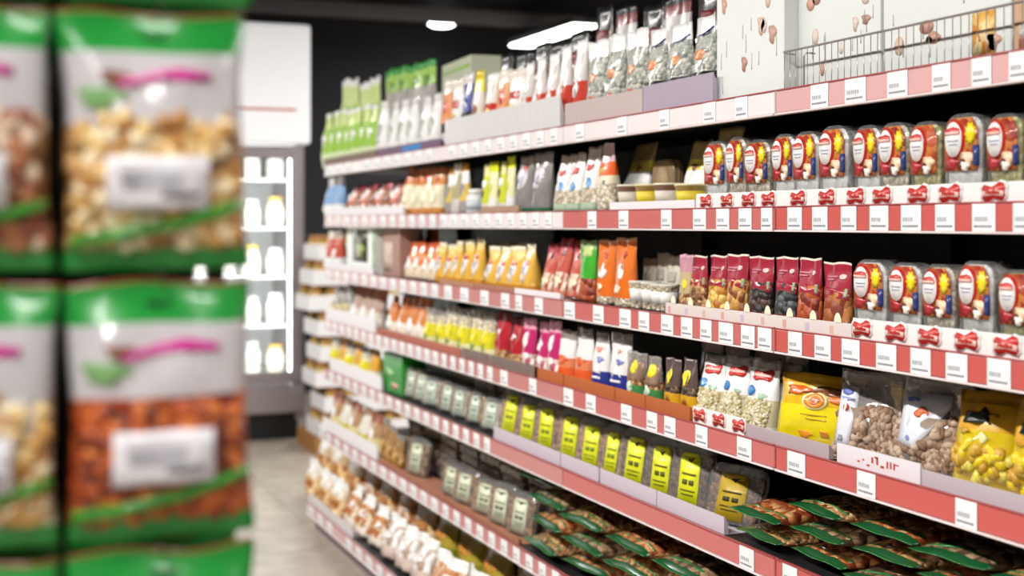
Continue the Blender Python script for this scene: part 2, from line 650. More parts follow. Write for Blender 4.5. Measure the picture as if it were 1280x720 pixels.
for r, (lx, ys) in enumerate(LAMP_ROWS):
    for k, ly in enumerate(ys):
        batten(lx, ly, LAMP_Z, 1.5, 0.14, f'white linear ceiling lamp over the {"shopping aisle" if r == 0 else "space behind the shelving"}, {ORD[k]} from the hanging rack end', LAMP_W)
batten(3.80, 8.95, 2.65, 1.2, 0.20, 'bright white hanging strip lamp above the top shelf packs', 40.0)
e = thing('downlight', 'small round white ceiling downlight above the far end of the shelving', 'lamp', (3.32, 9.98, CEIL - 0.055))
part('ring', lathe_mesh('ring', [(.10, .05), (.125, .05), (.125, .0), (.11, -.006), (.10, .0)], DARK, 24), e)
part('lens', lathe_mesh('lens', [(.1, .01), (.098, -.012), (.07, -.026), (.03, -.032), (0.0001, -.034)], pm('#ffffff', .5, emit='#ffffff', es=12.0), 24), e)

# ------------------------------------------------------------------ shelving
PF = 1.39
ZS = dict(A=1.568, B=1.350, C=1.122, D=0.902, E=0.690, F=0.420, G=0.116)
WHERE = dict(A='top shelf', B='second shelf', C='third shelf', D='fourth shelf', E='fifth shelf', F='sixth shelf', G='bottom shelf')
DECK = {k: v - 0.003 for k, v in ZS.items()}
PG = 1.312
DEPTH = 0.44
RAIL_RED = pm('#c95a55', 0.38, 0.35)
RAIL_GLARE = pm('#dcaaaa', 0.38, 0.5)
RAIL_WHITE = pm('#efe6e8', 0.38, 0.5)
LIP = pm('#e8dcdc', 0.35, 0.3)
SHELF_M = pm('#1b1b1e', 0.5)
BASE_M = pm('#8d7c80', 0.5)
t0 = 2.198
BAYS = [(t0 - 2 + .0, t0 - 1), (t0 - 1, t0), (t0, t0 + 1), (t0 + 1, t0 + 2), (t0 + 2, t0 + 3), (t0 + 3, t0 + 3.586)]
BAYN = ['empty shelving bay with plain red rails past the yellow bags', 'shelving bay with the big yellow bags and red price rails', 'shelving bay with the red dried fruit pouches', 'shelving bay with golden snack bags and white rails', 'shelving bay second from the far end', 'narrow end bay of the shelving by the stacked cartons']
PRICE = dict(
    A=[(1014, 1036), (1057, 1083), (1110, 1135), (1166, 1189), (1215, 1240), (1262, 1288), (825, 837), (772, 784), (880, 895), (920, 935), (720, 731), (1330, 1356), (1400, 1426)],
    B=[(985, 1003), (1016, 1035), (1052, 1071), (1088, 1111), (1127, 1152), (1170, 1194), (1216, 1245), (1267, 1296), (867, 883), (896, 912), (924, 940), (952, 966), (704, 718), (735, 746), (774, 786), (827, 840), (1325, 1352), (1385, 1412), (1450, 1478)],
    C=[(986, 1003), (1019, 1039), (1053, 1075), (1096, 1121), (1139, 1164), (1183, 1210), (1235, 1264), (706, 719), (742, 755), (775, 789), (799, 812), (827, 842), (852, 866), (876, 890), (899, 917), (927, 944), (948, 965), (556, 565), (576, 586), (601, 611), (627, 637), (645, 653), (669, 679), (1300, 1328), (1370, 1398)],
    D=[(985, 1007), (1072, 1095), (1195, 1222), (870, 885), (922, 940), (705, 717), (733, 745), (777, 790), (809, 822), (831, 845), (626, 635), (662, 671), (1340, 1368)],
    E=[(925, 943), (979, 997), (1130, 1155), (1300, 1328)],
    F=[(760, 772), (900, 915), (1050, 1070)], G=[])
FARP = dict(A=(410, 700, 15), B=(410, 690, 14), C=(408, 545, 14.5), D=(408, 615, 11.5), E=(412, 610, 13.0), F=(408, 745, 14.5), G=(386, 900, 16))
for k, (a, b, st) in FARP.items():
    x = a
    while x < b:
        s = st * (0.7 + 0.3 * (x - 380) / 200)
        PRICE[k].append((x, x + s * 0.52))
        x += s
def price_label_mesh(L, seed):
    rnd = random.Random(seed)
    vs, fs, fm = [], [], []
    def q(y0, y1, z0, z1, x, m):
        o = len(vs)
        vs.extend([(x, y1, z0), (x, y0, z0), (x, y0, z1), (x, y1, z1)])
        fs.append((o, o + 1, o + 2, o + 3))
        fm.append(m)
    q(-L / 2, L / 2, -.0205, .0205, -.0009, 0)
    o = len(vs)
    vs.extend([(0, L / 2, -.0205), (0, -L / 2, -.0205), (0, -L / 2, .0205), (0, L / 2, .0205)])
    for a in range(4):
        fs.append((o + a, o + (a + 1) % 4, (a + 1) % 4, a))
        fm.append(0)
    y = L * .40
    while y > -L * .1:                # short dark price strokes and a finer code line
        st = L * rnd.uniform(.05, .09)
        q(y - st, y, -.006, .001, -.0012, 1)
        y -= st + L * .03
    y = L * .42
    while y > -L * .36:
        st = L * rnd.uniform(.04, .09)
        q(y - st, y, -.0150, -.0115, -.0012, 2)
        y -= st + L * .015
    return mesh_from('price_label', vs, fs, None, False, [pm('#f2f2f4', .5), pm('#a9acb4', .6), pm('#84868e', .6)], fm)
PLM = {}
for bi, (ya, yb) in enumerate(BAYS):
    e = thing('shelving_bay', BAYN[bi], 'shelving', (PF, ya, 0))
    L = yb - ya
    part('back_panel', box_mesh('back_panel', DEPTH, DEPTH + .02, 0.001, L - .001, 0.06, 1.60, SHELF_M), e)
    part('upright', box_mesh('upright', DEPTH - .035, DEPTH, 0.001, .026, 0.0, 1.62, SHELF_M), e)
    part('kick_plate', box_mesh('kick_plate', PG - PF + .035, PG - PF + .045, 0.001, L - .001, 0.0, ZS['G'] - .045, BASE_M), e)
    part('plinth', box_mesh('plinth', PG - PF + .05, DEPTH, 0.001, L - .001, 0.0, 0.05, DARK), e)
    for k, zt in ZS.items():
        fx = (PG - PF) if k == 'G' else 0.0
        part('shelf', box_mesh('shelf', fx + .014, DEPTH - .001, 0.001, L - .001, zt - .030, zt - .0035, SHELF_M, .001), e)
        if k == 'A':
            m = RAIL_GLARE if bi in (0, 1) else RAIL_WHITE  # top rails paler than those below: lamp glare put into the colour
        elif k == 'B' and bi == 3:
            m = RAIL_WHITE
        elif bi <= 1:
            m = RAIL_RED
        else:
            m = pm({2: '#c96c69', 3: '#c98583', 4: '#d6adaf', 5: '#d6adaf'}[bi], 0.38, 0.45)  # insert reds paled towards the far bays: haze and glare in the colour
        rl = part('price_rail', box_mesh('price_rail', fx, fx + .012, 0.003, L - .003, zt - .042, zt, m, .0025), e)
        part('rail_lip', box_mesh('rail_lip', fx - .004, fx + .010, 0.003, L - .003, zt - .046, zt - .0425, LIP, .001), rl)
        part('top_lip', box_mesh('top_lip', fx - .002, fx + .003, 0.003, L - .003, zt - .0005, zt + .0022, pm('#a8484a', .4, .3), .0005), rl)
        p = PG if k == 'G' else PF
        for (xa, xb) in PRICE[k]:
            ta, tb = T(xa, p), T(xb, p)
            if tb > ya + .006 and ta < yb - .006:
                w = round(ta - tb, 3)
                sd = int(xa) % 3
                if (w, sd) not in PLM:
                    PLM[(w, sd)] = price_label_mesh(w, sd)
                part('price_label', PLM[(w, sd)], rl, (fx - .0006, (ta + tb) / 2 - ya, zt - .0215))

# ------------------------------------------------------------------ stocking the shelves
SEED = [100]
def row(sh, xa, xb, n, ytop, build, desc, name, cat='snack bag', back=0.0, lean=0.0, fill=0.93, zoff=0.0, variants=2, jit=0.06, hmax=None, yawj=0.06, w=None, yaw=0.0, hfix=None):
    p0 = (PG if sh == 'G' else PF) + 0.028 + back
    ta, tb = T(xa, p0), T(xb, p0)
    sp = (ta - tb) / n
    ww = (w or sp) * fill
    y0, y1 = ytop if isinstance(ytop, tuple) else (ytop, ytop)
    builders = build if isinstance(build, list) else [build]
    probe = builders[0](ww, .1, 1)
    pf = p0
    if probe['soft']:
        p0 = pf + .45 * probe['d']
        ta, tb = T(xa, p0), T(xb, p0)
        sp = (ta - tb) / n
        ww = (w or sp) * fill
    hs, ts_ = [], []
    for i in range(n):
        t = ta - sp * (i + .5)
        px = PX(p0, t)
        f = (px - xa) / (xb - xa)
        h = ZH(px, y0 + (y1 - y0) * f, p0) - (DECK[sh] + zoff)
        if hfix:
            h = hfix
        if hmax:
            h = min(h, hmax)
        hs.append(h)
        ts_.append(t)
    hm = sum(hs) / n
    pr = []
    for v in range(max(variants, len(builders)) if n > 1 else 1):
        SEED[0] += 1
        pr.append(builders[v % len(builders)](ww, hm, SEED[0]))
    rnd = random.Random(SEED[0])
    descs = desc if isinstance(desc, list) else [desc] * len(pr)
    for i in range(n):
        k = i % len(pr)
        q = pr[k]
        s = hs[i] / hm * rnd.uniform(1 - jit, 1 + jit * .5)
        ln = lean * rnd.uniform(.7, 1.2)
        o = place(q, name, cat, (pf + q['d'] / 2 + rnd.uniform(0, .008) + .001, ts_[i], 0),
                  -math.pi / 2 + yaw + rnd.uniform(-yawj, yawj), -ln, rnd.uniform(-.012, .012) if q['soft'] else 0, (1, 1, s), DECK[sh] + zoff + .0022)
        enroll(o, descs[k % len(descs)], WHERE[sh], -ts_[i], name + ' row on the ' + WHERE[sh])

def tray(sh, xa, xb, h, mat, desc, name='display_tray', depth=0.16, side=None, logos=(), strokes=False, front_only=False, bumps=None, p=None):
    p0 = (p if p else (PG if sh == 'G' else PF) + 0.016)
    ta, tb = T(xa, p0), T(xb, p0)
    L = ta - tb
    e = thing(name, 'x', 'tray', (p0, (ta + tb) / 2, DECK[sh] + .0006))
    enroll(e, desc, WHERE[sh], -ta, name + ' on the ' + WHERE[sh])
    part('front_panel', box_mesh('front_panel', 0, .0022, -L / 2, L / 2, 0, h, mat, .0006), e)
    sm = side or mat
    if not front_only:
        part('tray_base', box_mesh('tray_base', .0022, depth, -L / 2, L / 2, 0, .0010, sm), e)
    for s in (-1, 1):
        d2 = .0105
        y = s * (L / 2 - .0009)
        me = mesh_from('side_panel', [(.0022, y - .0008, 0), (d2, y - .0008, 0), (d2, y - .0008, h * .6), (.0022, y - .0008, h), (.0022, y + .0008, 0), (d2, y + .0008, 0), (d2, y + .0008, h * .6), (.0022, y + .0008, h)],
                       [(0, 1, 2, 3), (7, 6, 5, 4), (3, 2, 6, 7), (0, 3, 7, 4), (1, 5, 6, 2), (0, 4, 5, 1)], sm, False)
        part('side_panel', me, e)
    if bumps:
        cnt, bh, bm_ = bumps
        for i in range(cnt):
            y = L / 2 - L * (i + .5) / cnt
            o = patch_outline('oval', 16)
            me = patch_mesh('arch_cutout', lambda u, v: (u, 0, v), 'arch', 0, 0, .011, bh, bm_, 1, 1)
            vs = [(-.0006 + 0.0, -v.co.x, v.co.z) for v in me.vertices]
            for v, c in zip(me.vertices, vs):
                v.co = c
            part('arch_flap', me, e, (-.0008, y, h))
    for i in range(bumps[0] if bumps else 0):
        y = L / 2 - L * (i + .15) / bumps[0]
        part('printed_mark', box_mesh('printed_mark', -.0005, 0, y - .012, y - .001, h * .2, h * .75, pm(['#d9a49c', '#c9bcd2', '#d8b8a8'][i % 3], .5)), e)
    for (lx, sc) in logos:
        t = T(lx, p0)
        y = t - (ta + tb) / 2
        hw, hh = .0265 * sc, .0155 * sc
        f = lambda u, v: (u * .1, 0, (v - .5) * .2)
        for nm, k, m, ly in (('logo_border', 1.22, WHITE, 1), ('logo', 1.0, pm('#c8241f', .4, .3), 2), ('logo_band', None, pm('#f6d2c6', .4, .3), 3)):
            if k:
                me = patch_mesh(nm, f, 'logo', 0, .5, hw * k / .1, hh * k / .2, m, ly, 1)
            else:
                me = patch_mesh(nm, f, [(-1, -1), (0, -.6), (1, -1), (1, .7), (0, 1), (-1, .7)], 0, .49, hw * .86 / .1, hh * .34 / .2, m, ly, 1)
            o = part(nm, me, e, (-.0003, y, h * .56), (0, 0, -math.pi / 2))
        part('lettering', text_mesh('Nutline', hw * .40, pm('#c8241f', .4)), e, (-.0044, y, h * .56 - hh * .02), (0, 0, -math.pi / 2))
    if strokes:                               # red handwriting-like print on the tray front, too blurred to read
        red = pm('#c0403c', .5)
        for i, (yy, zz, a, b) in enumerate([(.22, .30, .004, .003), (.16, .44, .003, .003), (.10, .22, .006, .003), (.05, .42, .003, .010), (.0, .70, .008, .003), (-.01, .40, .003, .012), (-.07, .30, .007, .004), (-.13, .36, .002, .011), (-.17, .38, .002, .011), (-.21, .36, .002, .011), (-.24, .60, .008, .002)]):
            part('printed_stroke', box_mesh('printed_stroke', -.0006, 0, yy * L - a / 2 - .001, yy * L + a / 2 + .001, h * zz, h * zz + b, red), e)
    return e

# ---- colours of the packs
nuts_brown = lumps('#744826', '#b07a44', '#dcb078', 95)
nuts_dark = lumps('#3c2a1e', '#644632', '#96704e', 95)
nuts_pale = lumps('#b8a78c', '#d9cbb0', '#efe6d2', 95)
nuts_green = lumps('#9a9a3c', '#c4b95a', '#e0d79a', 90)
nuts_white = lumps('#e2e2de', '#f2f2f0', '#ffffff', 60)
nuts_mix = lumps('#8e1f1c', '#d8823a', '#f0d9a8', 70)
fruit_y = lumps('#b8701c', '#dba52e', '#f0d070', 70)
fruit_b = lumps('#c8913f', '#e0b866', '#8a4a22', 60)
fruit_d = lumps('#201618', '#3a2624', '#5a3a34', 70)
fruit_n = lumps('#1a2024', '#33383c', '#5a5c60', 70)
fruit_o = lumps('#a8431c', '#d0682a', '#7a2814', 60)
grey_mix = lumps('#8f9690', '#b9c0b6', '#dcd9cc', 110)
BRN = [pm('#9a7a62', .6), pm('#b39a84', .6), pm('#8a6a54', .6), pm('#c4ad98', .6)]
YEL = [pm('#e8cf1e', .4, .4), pm('#d2a83a', .5, .3), pm('#f2e468', .4, .4), pm('#c79a2c', .5, .3)]
ALM = [pm('#d9cfae', .6), pm('#c9b88a', .6), pm('#e8e2cc', .6), pm('#b7a878', .6)]
CASH = [pm('#e2c488', .5, .2), pm('#cf9f58', .5, .2), pm('#f0e0bc', .5, .2), pm('#b07a3c', .5, .2)]
ORN = [pm('#b4511c', .55, .2), pm('#8c3a16', .55, .2), pm('#cf6f2a', .55, .2), pm('#6b2a14', .55, .2)]
G = {c: foil(c) for c in ('#2f9a3a', '#9cc94a', '#cfe08a', '#f2f2f0', '#d8d2d0', '#e8731f', '#cc3a22', '#c8281e', '#27348f', '#f0cf1c', '#1a1a1c', '#8d8986', '#b3304a', '#b31f3a', '#c2267c', '#e4578a', '#efe6c8', '#d9962a', '#e9b84a', '#7a1f28', '#5f8f2a', '#3f6fb8', '#e6dccf', '#b08c6a', '#5c4634', '#f7e93a', '#e0c414', '#dfe61a', '#a8a09c', '#0f6a4a', '#e89a6a', '#8a4a2a')}
def F(c):
    return G[c] if c in G else foil(c)
RED_L = pm('#c8241f', .4, .3)
OVAL_W = pm('#f4f2f2', .45, .2)

# ---- clear tub with a printed sleeve: the white oval, red banner, yellow burst and food pictures
def fruit_tub(bottom, yellow=True, blue=True, warm='#a8281e'):
    P = [('sleeve_print', [(-.95, -1), (.95, -1), (.95, .55), (.62, 1), (-.62, 1), (-.95, .55)], 0, .66, .93, .29, lumps(warm, '#b04a26', '#d0803a', 90, .5, .2), 1),
         ('berry_picture', 'blob', -.45, .46, .36, .09, pm('#b3202c', .4, .4), 2),
         ('nut_picture', 'blob', .38, .50, .42, .10, pm('#f0d3b0', .45, .3), 3),
         ('nut_picture', 'oval', .16, .44, .18, .06, pm('#5a2c1c', .45, .3), 4),
         ('nut_picture', 'blob', .30, .42, .22, .06, pm('#fbf3e6', .45, .3), 5),
         ('label_border', 'oval', -.24, .718, .465, .204, pm('#c8241f', .4, .3), 6),
         ('oval_label', 'oval', -.24, .715, .44, .195, OVAL_W, 7),
         ('label_banner', [(-1, -.7), (0, -.2), (1, -.5), (.9, .6), (.2, 1), (-.9, .6)], -.26, .80, .40, .052, pm('#c8302a', .4, .3), 8),
         ('label_band', 'rect', -.26, .785, .36, .016, pm('#f0c0b4', .4, .3), 9),
         ('label_print', 'rect', -.24, .70, .28, .008, pm('#aeb6c6', .5), 8),
         ('label_print', 'rect', -.24, .66, .22, .008, pm('#aeb6c6', .5), 8)]
    if yellow:
        P.insert(4, ('yellow_burst', 'star', .55, .77, .30, .13, pm('#f4e21c', .4, .4), 4))
    if blue:
        P.insert(4, ('blue_stripe', 'rect', .84, .53, .12, .11, pm('#1c3078', .4, .4), 4))
    return tubB(CLEAR, bottom, P, d=.05)
tubs = [fruit_tub(nuts_white), fruit_tub(nuts_pale, True, True, '#8e1f1c'), fruit_tub(nuts_green, False, False, '#c8602a'), fruit_tub(nuts_white, True, True, '#b3301e'), fruit_tub(nuts_green, False, True, '#98261e')]
tub_names = ['clear tub with white oval label, yellow burst and white nuts', 'clear tub with oval label and pale nuts', 'orange clear tub with white oval label', 'clear tub with oval label and red print', 'dark red clear tub with oval label']

# ---- red pouches with a window of dried fruit
def red_pouch(food, r='#a3243a'):
    m = F(r) if r in G else foil(r)
    return boxish_pouch(m, food)
def boxish_pouch(m, food):
    return bagB([(0, .17, 'bottom_band', m), (.17, .62, 'window', food), (.62, .97, 'top_band', m), (.97, 1, 'top_seal', F('#e6dccf'))],
                [('window_edge', [(-1, -1), (1, -1), (1, .3), (0, .9), (-1, 1)], 0, .56, .96, .09, m, 1),
                 ('round_seal', 'oval', .48, .80, .17, .035, pm('#e8c8c4', .5), 2), ('green_tab', 'rect', .80, .58, .07, .06, pm('#9fb08a', .5), 2),
                 ('print_line', 'rect', -.25, .80, .45, .012, pm('#c9788a', .5), 2), ('print_line', 'rect', -.35, .76, .32, .010, pm('#c9788a', .5), 2)], 'stand', .42)
reds = [red_pouch(x) for x in (nuts_brown, fruit_y, fruit_b, fruit_d, fruit_n, fruit_o, lumps('#7a3018', '#9c4a22', '#c07a3c', 45))]
red_names = ['red pouch with brown nuts', 'red pouch with yellow dried fruit', 'red pouch with banana chips', 'red pouch with dark prunes', 'red pouch with dark raisins', 'red pouch with orange apricots', 'red pouch with brown dates']
def zbag(bands, patches=(), kind='stand', d=.45, **k):
    z, v = [], 0.0
    for i, (v1, c, nm) in enumerate(bands):
        z.append((v, v1, nm, c if not isinstance(c, str) else F(c)))
        v = v1
    return bagB(z, patches, kind, d, **k)
SEAL = film(0.35, '#d8cfc8')

# =============================== top shelf
tray('A', 405, 470, .035, pm('#7d6a5c', .6), 'brown low crate under the green bags')
et = tray('A', 471, 551, .034, pm('#6f5570', .5), 'purple cardboard tray with a blue square')
L_ = T(471, PF + .016) - T(551, PF + .016)
part('blue_square', box_mesh('blue_square', -.0008, 0, -L_ * .22, L_ * .06, .004, .028, pm('#2f7fc0', .5)), et)
green_bag = zbag([(.25, '#d9e6b8', 'bottom_band'), (.7, '#9cc94a', 'leaf_print'), (.92, '#cfe08a', 'upper_band'), (1, '#f2f2f0', 'top_seal')], [('white_mark', 'blob', 0, .5, .5, .12, OVAL_W, 1)], 'stand', .5)
row('A', 406, 472, 7, (140, 128), green_bag, 'small lime green and white bag', 'salad_mix_bag', fill=.97)
row('A', 425, 473, 4, (104, 96), green_bag, 'back-row tall lime green bag', 'salad_mix_bag', back=.14)
row('A', 474, 553, 6, (128, 112), zbag([(.2, '#d8d2d0', 'bottom_band'), (.85, '#f2f2f0', 'front_print'), (1, '#d8d2d0', 'top_seal')], [('grey_print', 'blob', 0, .45, .5, .2, pm('#a9b0a8', .5), 1)], 'stand', .5), 'whitish silver upright bag', 'crisp_bag')
row('A', 480, 542, 4, (82, 70), zbag([(.3, '#d8d2d0', 'bottom_band'), (.75, '#a8a09c', 'front_print'), (.93, '#9cc94a', 'green_band'), (1, '#2f9a3a', 'top_seal')], [('green_print', 'blob', 0, .8, .6, .08, F('#5f8f2a'), 1)], 'stand', .4), 'back-row tall grey bag with green top', 'crisp_bag', back=.15)
row('A', 547, 592, 1, (72, 72), boxB(pm('#b9bfa6', .6), [('green_line', 'rect', 0, .9, .9, .015, F('#9cc94a'), 1)], .12), 'tall pale green carton behind the bags', 'carton', 'box', back=.16)
tray('A', 556, 700, .088, ACRYL, 'frosted clear front fence of the far bags', 'shelf_fence', front_only=True)
multi = [zbag([(.22, '#d8d2d0', 'bottom_band'), (.36, '#1a1a1c', 'dark_band'), (.8, '#e89a6a', 'front_print'), (1, '#e6dccf', 'top_seal')], [('red_mark', 'blob', .1, .6, .5, .12, F('#c8281e'), 1)], 'stand', .5),
         zbag([(.3, '#d8d2d0', 'bottom_band'), (.78, '#f2f2f0', 'front_print'), (1, '#e6dccf', 'top_seal')], [('red_mark', 'rect', 0, .62, .7, .06, F('#c8281e'), 1), ('yellow_mark', 'blob', 0, .45, .4, .06, F('#f0cf1c'), 2)], 'stand', .5),
         zbag([(.3, '#f2f2f0', 'bottom_band'), (.45, '#1a1a1c', 'dark_band'), (.85, '#27348f', 'front_print'), (1, '#d8d2d0', 'top_seal')], [('white_mark', 'drop', 0, .55, .45, .12, OVAL_W, 1)], 'stand', .5),
         zbag([(.3, '#d8d2d0', 'bottom_band'), (.7, '#e6dccf', 'front_print'), (.88, '#f7e93a', 'yellow_band'), (1, '#e0c414', 'top_seal')], [('brown_mark', 'blob', 0, .45, .5, .1, F('#8a4a2a'), 1)], 'stand', .5),
         zbag([(.3, '#f2f2f0', 'bottom_band'), (.55, '#c8281e', 'red_band'), (.85, '#e6dccf', 'front_print'), (1, '#f2f2f0', 'top_seal')], [('yellow_mark', 'oval', 0, .42, .4, .06, F('#f0cf1c'), 1)], 'stand', .5)]
mnames = ['upright peach bag with red mark', 'white bag with red stripe', 'navy blue and white bag', 'cream bag with yellow top', 'white bag with red band']
row('A', 552, 652, 7, (98, 84), multi, mnames, 'crisp_bag')
silver = zbag([(.2, '#d8d2d0', 'bottom_band'), (.52, '#cc3a22', 'orange_band'), (.85, '#d8d2d0', 'front_print'), (1, '#f2f2f0', 'top_seal')], [('white_mark', 'drop', 0, .45, .4, .12, OVAL_W, 1), ('nut_mark', 'oval', .1, .40, .14, .04, F('#8a4a2a'), 2)], 'stand', .55)
row('A', 652, 733, 5, (84, 48), silver, 'silver bag with orange red middle', 'crisp_bag')
blackbag = zbag([(.4, '#8d8986', 'bottom_band'), (.8, '#5c4634', 'front_print'), (1, '#1a1a1c', 'top_seal')], [('red_mark', 'blob', 0, .75, .5, .08, F('#7a1f28'), 1), ('pale_mark', 'blob', .2, .6, .4, .08, F('#d8d2d0'), 2)], 'stand', .5)
row('A', 622, 737, 5, (72, 32), blackbag, 'back-row dark foil bag', 'crisp_bag', back=.15)
row('A', 686, 700, 1, (152, 152), boxB(CARDBOARD, [], .03), 'small tan cardboard box by the fence', 'carton', 'box')
tray('A', 706, 803, .062, film(.72, '#ead8d6'), 'frosted pinkish front fence below patterned bags', 'shelf_fence', front_only=True)
tray('A', 804, 891, .066, film(.75, '#cdbfd2'), 'frosted lilac front fence below blue-lined bags', 'shelf_fence', front_only=True)
pat = zbag([(.18, '#d8d2d0', 'bottom_band'), (.8, grey_mix, 'patterned_front'), (1, '#f2f2f0', 'top_seal')], [('orange_motif', 'blob', 0, .55, .42, .07, F('#e89a6a'), 1), ('orange_motif', 'oval', .1, .28, .3, .05, F('#cc3a22'), 1), ('pale_motif', 'blob', -.3, .4, .3, .07, F('#f2f2f0'), 1)], 'stand', .5)
row('A', 735, 806, 3, (48, 36), pat, 'pale grey patterned bag with orange motif', 'crisp_bag')
pat2 = zbag([(.3, '#a8a09c', 'bottom_band'), (.38, '#1a1a1c', 'dark_band'), (.8, grey_mix, 'patterned_front'), (1, '#f2f2f0', 'top_seal')], [('orange_motif', 'blob', 0, .58, .45, .07, F('#e89a6a'), 1), ('blue_line', [(-1, -1), (0, -.4), (1, .6), (1, 1), (0, 0), (-1, -.5)], 0, .81, .9, .05, F('#27348f'), 1)], 'stand', .5)
row('A', 806, 897, 3, (34, 14), pat2, 'grey patterned bag with blue line', 'crisp_bag')
row('A', 738, 905, 5, (14, -20), [blackbag, zbag([(.5, '#8d8986', 'bottom_band'), (.85, '#d8d2d0', 'front_print'), (.94, '#7a1f28', 'red_band'), (1, '#1a1a1c', 'top_seal')], (), 'stand', .4)], ['back-row tall dark foil bag', 'back-row tall silver and red bag'], 'crisp_bag', back=.14)
def motif_box(seed):
    r = random.Random(seed)
    P = []
    for i in range(9):
        c = r.choice(['#d8a894', '#e0c4b0', '#c4cea4', '#cba292', '#e4d2c8', '#c09080'])
        P.append(('flower_print', r.choice(['drop', 'blob', 'oval']), r.uniform(-.8, .8), r.uniform(.15, .9), r.uniform(.05, .13), r.uniform(.03, .09), pm(c, .5), 1))
        P.append(('stem_print', 'rect', r.uniform(-.85, .85), r.uniform(.12, .6), .006, r.uniform(.03, .08), pm('#c4cac0', .5), 1))
    return P
wb = pm('#e0e4e2', .5, .15)
row('A', 893, 978, 1, (-38, -38), boxB(wb, motif_box(1), .16), 'large white carton with flower prints', 'carton', 'box', fill=.99, yawj=0)
row('A', 994, 1098, 1, (-45, -45), boxB(wb, motif_box(2), .16), 'large white carton behind the far half of the wire basket', 'carton', 'box', fill=.985, yawj=0, back=.03)
waffle = [('waffle_print', 'rect', .62, .24, .17, .17, lumps('#d98a2a', '#eab85a', '#f4dca0', 60, .2, .3), 1)] + motif_box(5)
row('A', 1100, 1262, 1, (-60, -60), boxB(wb, waffle, .16), 'large white carton with a golden waffle print', 'carton', 'box', fill=.985, yawj=0, back=.03)
row('A', 1264, 1420, 1, (-60, -60), boxB(pm('#c9a484', .5, .2), [('red_print', 'rect', 0, .15, .9, .06, pm('#b0604a', .5), 1), ('pale_print', 'rect', 0, .3, .9, .07, pm('#e8dcd0', .5), 1)], .16), 'large tan carton with red and pale bands', 'carton', 'box', fill=.985, yawj=0, back=.03)
pb = PF + .02
ta, tb = T(977, pb), T(1400, pb)
e = thing('wire_basket', 'chrome wire basket front before the white cartons', 'basket', (pb, tb, DECK['A'] + .002))
LB = ta - tb
WIRE = pm('#b4aaa6', .3, metal=.6)
part('top_wire', tube_mesh('top_wire', [(.03, LB, .073), (.008, LB, .074), (0, LB - .008, .075), (0, 0, .075)], .0022, WIRE), e)
part('bottom_wire', tube_mesh('bottom_wire', [(.03, LB, .003), (0, LB - .004, .003), (0, 0, .003)], .002, WIRE), e)
um = tube_mesh('upright_wire', [(0, 0, .003), (0, 0, .075)], .0008, WIRE, 5)
k = 0
while .02 * k < LB:
    part('upright_wire', um, e, (0, LB - .01 - .019 * k, 0))
    k += 1
part('divider_wire', tube_mesh('divider_wire', [(0, LB - .075, .003), (0, LB - .075, .06), (.006, LB - .075, .066), (.024, LB - .075, .066)], .0018, WIRE), e)

# =============================== second shelf
tray('B', 408, 504, .036, CARD_W, 'white card tray of small brown packs')
row('B', 409, 430, 2, (222, 222), zbag([(.3, '#f2f2f0', 'bottom_band'), (.8, '#8fb4e0', 'front_print'), (1, '#d8d2d0', 'top_seal')], (), 'stand', .5), 'pale blue small bag', 'snack_bag')
row('B', 432, 505, 8, (232, 226), [zbag([(.3, '#8a4a2a', 'bottom_band'), (.8, '#cc6a4a', 'front_print'), (1, '#7a1f28', 'top_seal')], [('white_mark', 'oval', 0, .6, .5, .2, OVAL_W, 1)], 'stand', .5), zbag([(.3, '#b08c6a', 'bottom_band'), (.8, '#8a4a2a', 'front_print'), (1, '#b3304a', 'top_seal')], (), 'stand', .5)], ['small reddish pack with white mark', 'small brown pack'], 'snack_bag', lean=.25)
tall = zbag([(.14, '#e89a4a', 'bottom_band'), (.62, '#efe6c8', 'cream_label'), (.82, '#d88a4a', 'orange_band'), (1, '#b86a3a', 'top_seal')], [('face_mark', 'oval', 0, .75, .5, .08, F('#cc3a22'), 1), ('pale_mark', 'oval', 0, .38, .6, .15, pm('#f4f0d4', .45), 1)], 'stand', .6)
row('B', 506, 556, 4, (209, 207), tall, 'tall orange and cream pouch', 'snack_bag')
row('B', 556, 585, 3, (208, 204), [zbag([(.25, '#a8a09c', 'bottom_band'), (.6, '#e0c46a', 'front_print'), (.85, '#f2f2f0', 'white_band'), (1, '#d9962a', 'top_seal')], [('grey_mark', 'blob', 0, .5, .6, .15, pm('#8d8a96', .5), 1)], 'stand', .5), zbag([(.3, '#d8d2d0', 'bottom_band'), (.8, '#b8b08a', 'front_print'), (1, '#e6dccf', 'top_seal')], [('white_mark', 'drop', 0, .7, .5, .15, OVAL_W, 1)], 'stand', .5)], ['yellow grey patterned bag', 'beige bag with white drop'], 'snack_bag')
row('B', 588, 600, 1, (236, 236), jarB(pm('#e8e8ea', .3, .5), pm('#f4f4f4', .4), pm('#c9d2d8', .4)), 'small white lidded cup beside the brown tray', 'lidded_cup', 'cup')
tray('B', 601, 648, .022, pm('#a98a72', .7), 'brown cardboard tray of yellow-green bags', depth=.1)
row('B', 603, 641, 4, (208, 196), [zbag([(.2, '#e6dccf', 'bottom_band'), (.75, '#d4dc3a', 'front_print'), (1, '#efe6a0', 'top_seal')], [('brown_mark', 'blob', -.2, .4, .4, .1, F('#5c4634'), 1), ('white_mark', 'blob', .2, .6, .4, .1, OVAL_W, 2)], 'stand', .5), zbag([(.3, '#f2f2f0', 'bottom_band'), (.8, '#f0eec0', 'front_print'), (1, '#dfe61a', 'top_seal')], [('green_mark', 'blob', 0, .5, .4, .12, F('#dfe61a'), 1)], 'stand', .5)], ['yellow-green bag in brown tray', 'pale yellow bag in brown tray'], 'snack_bag')
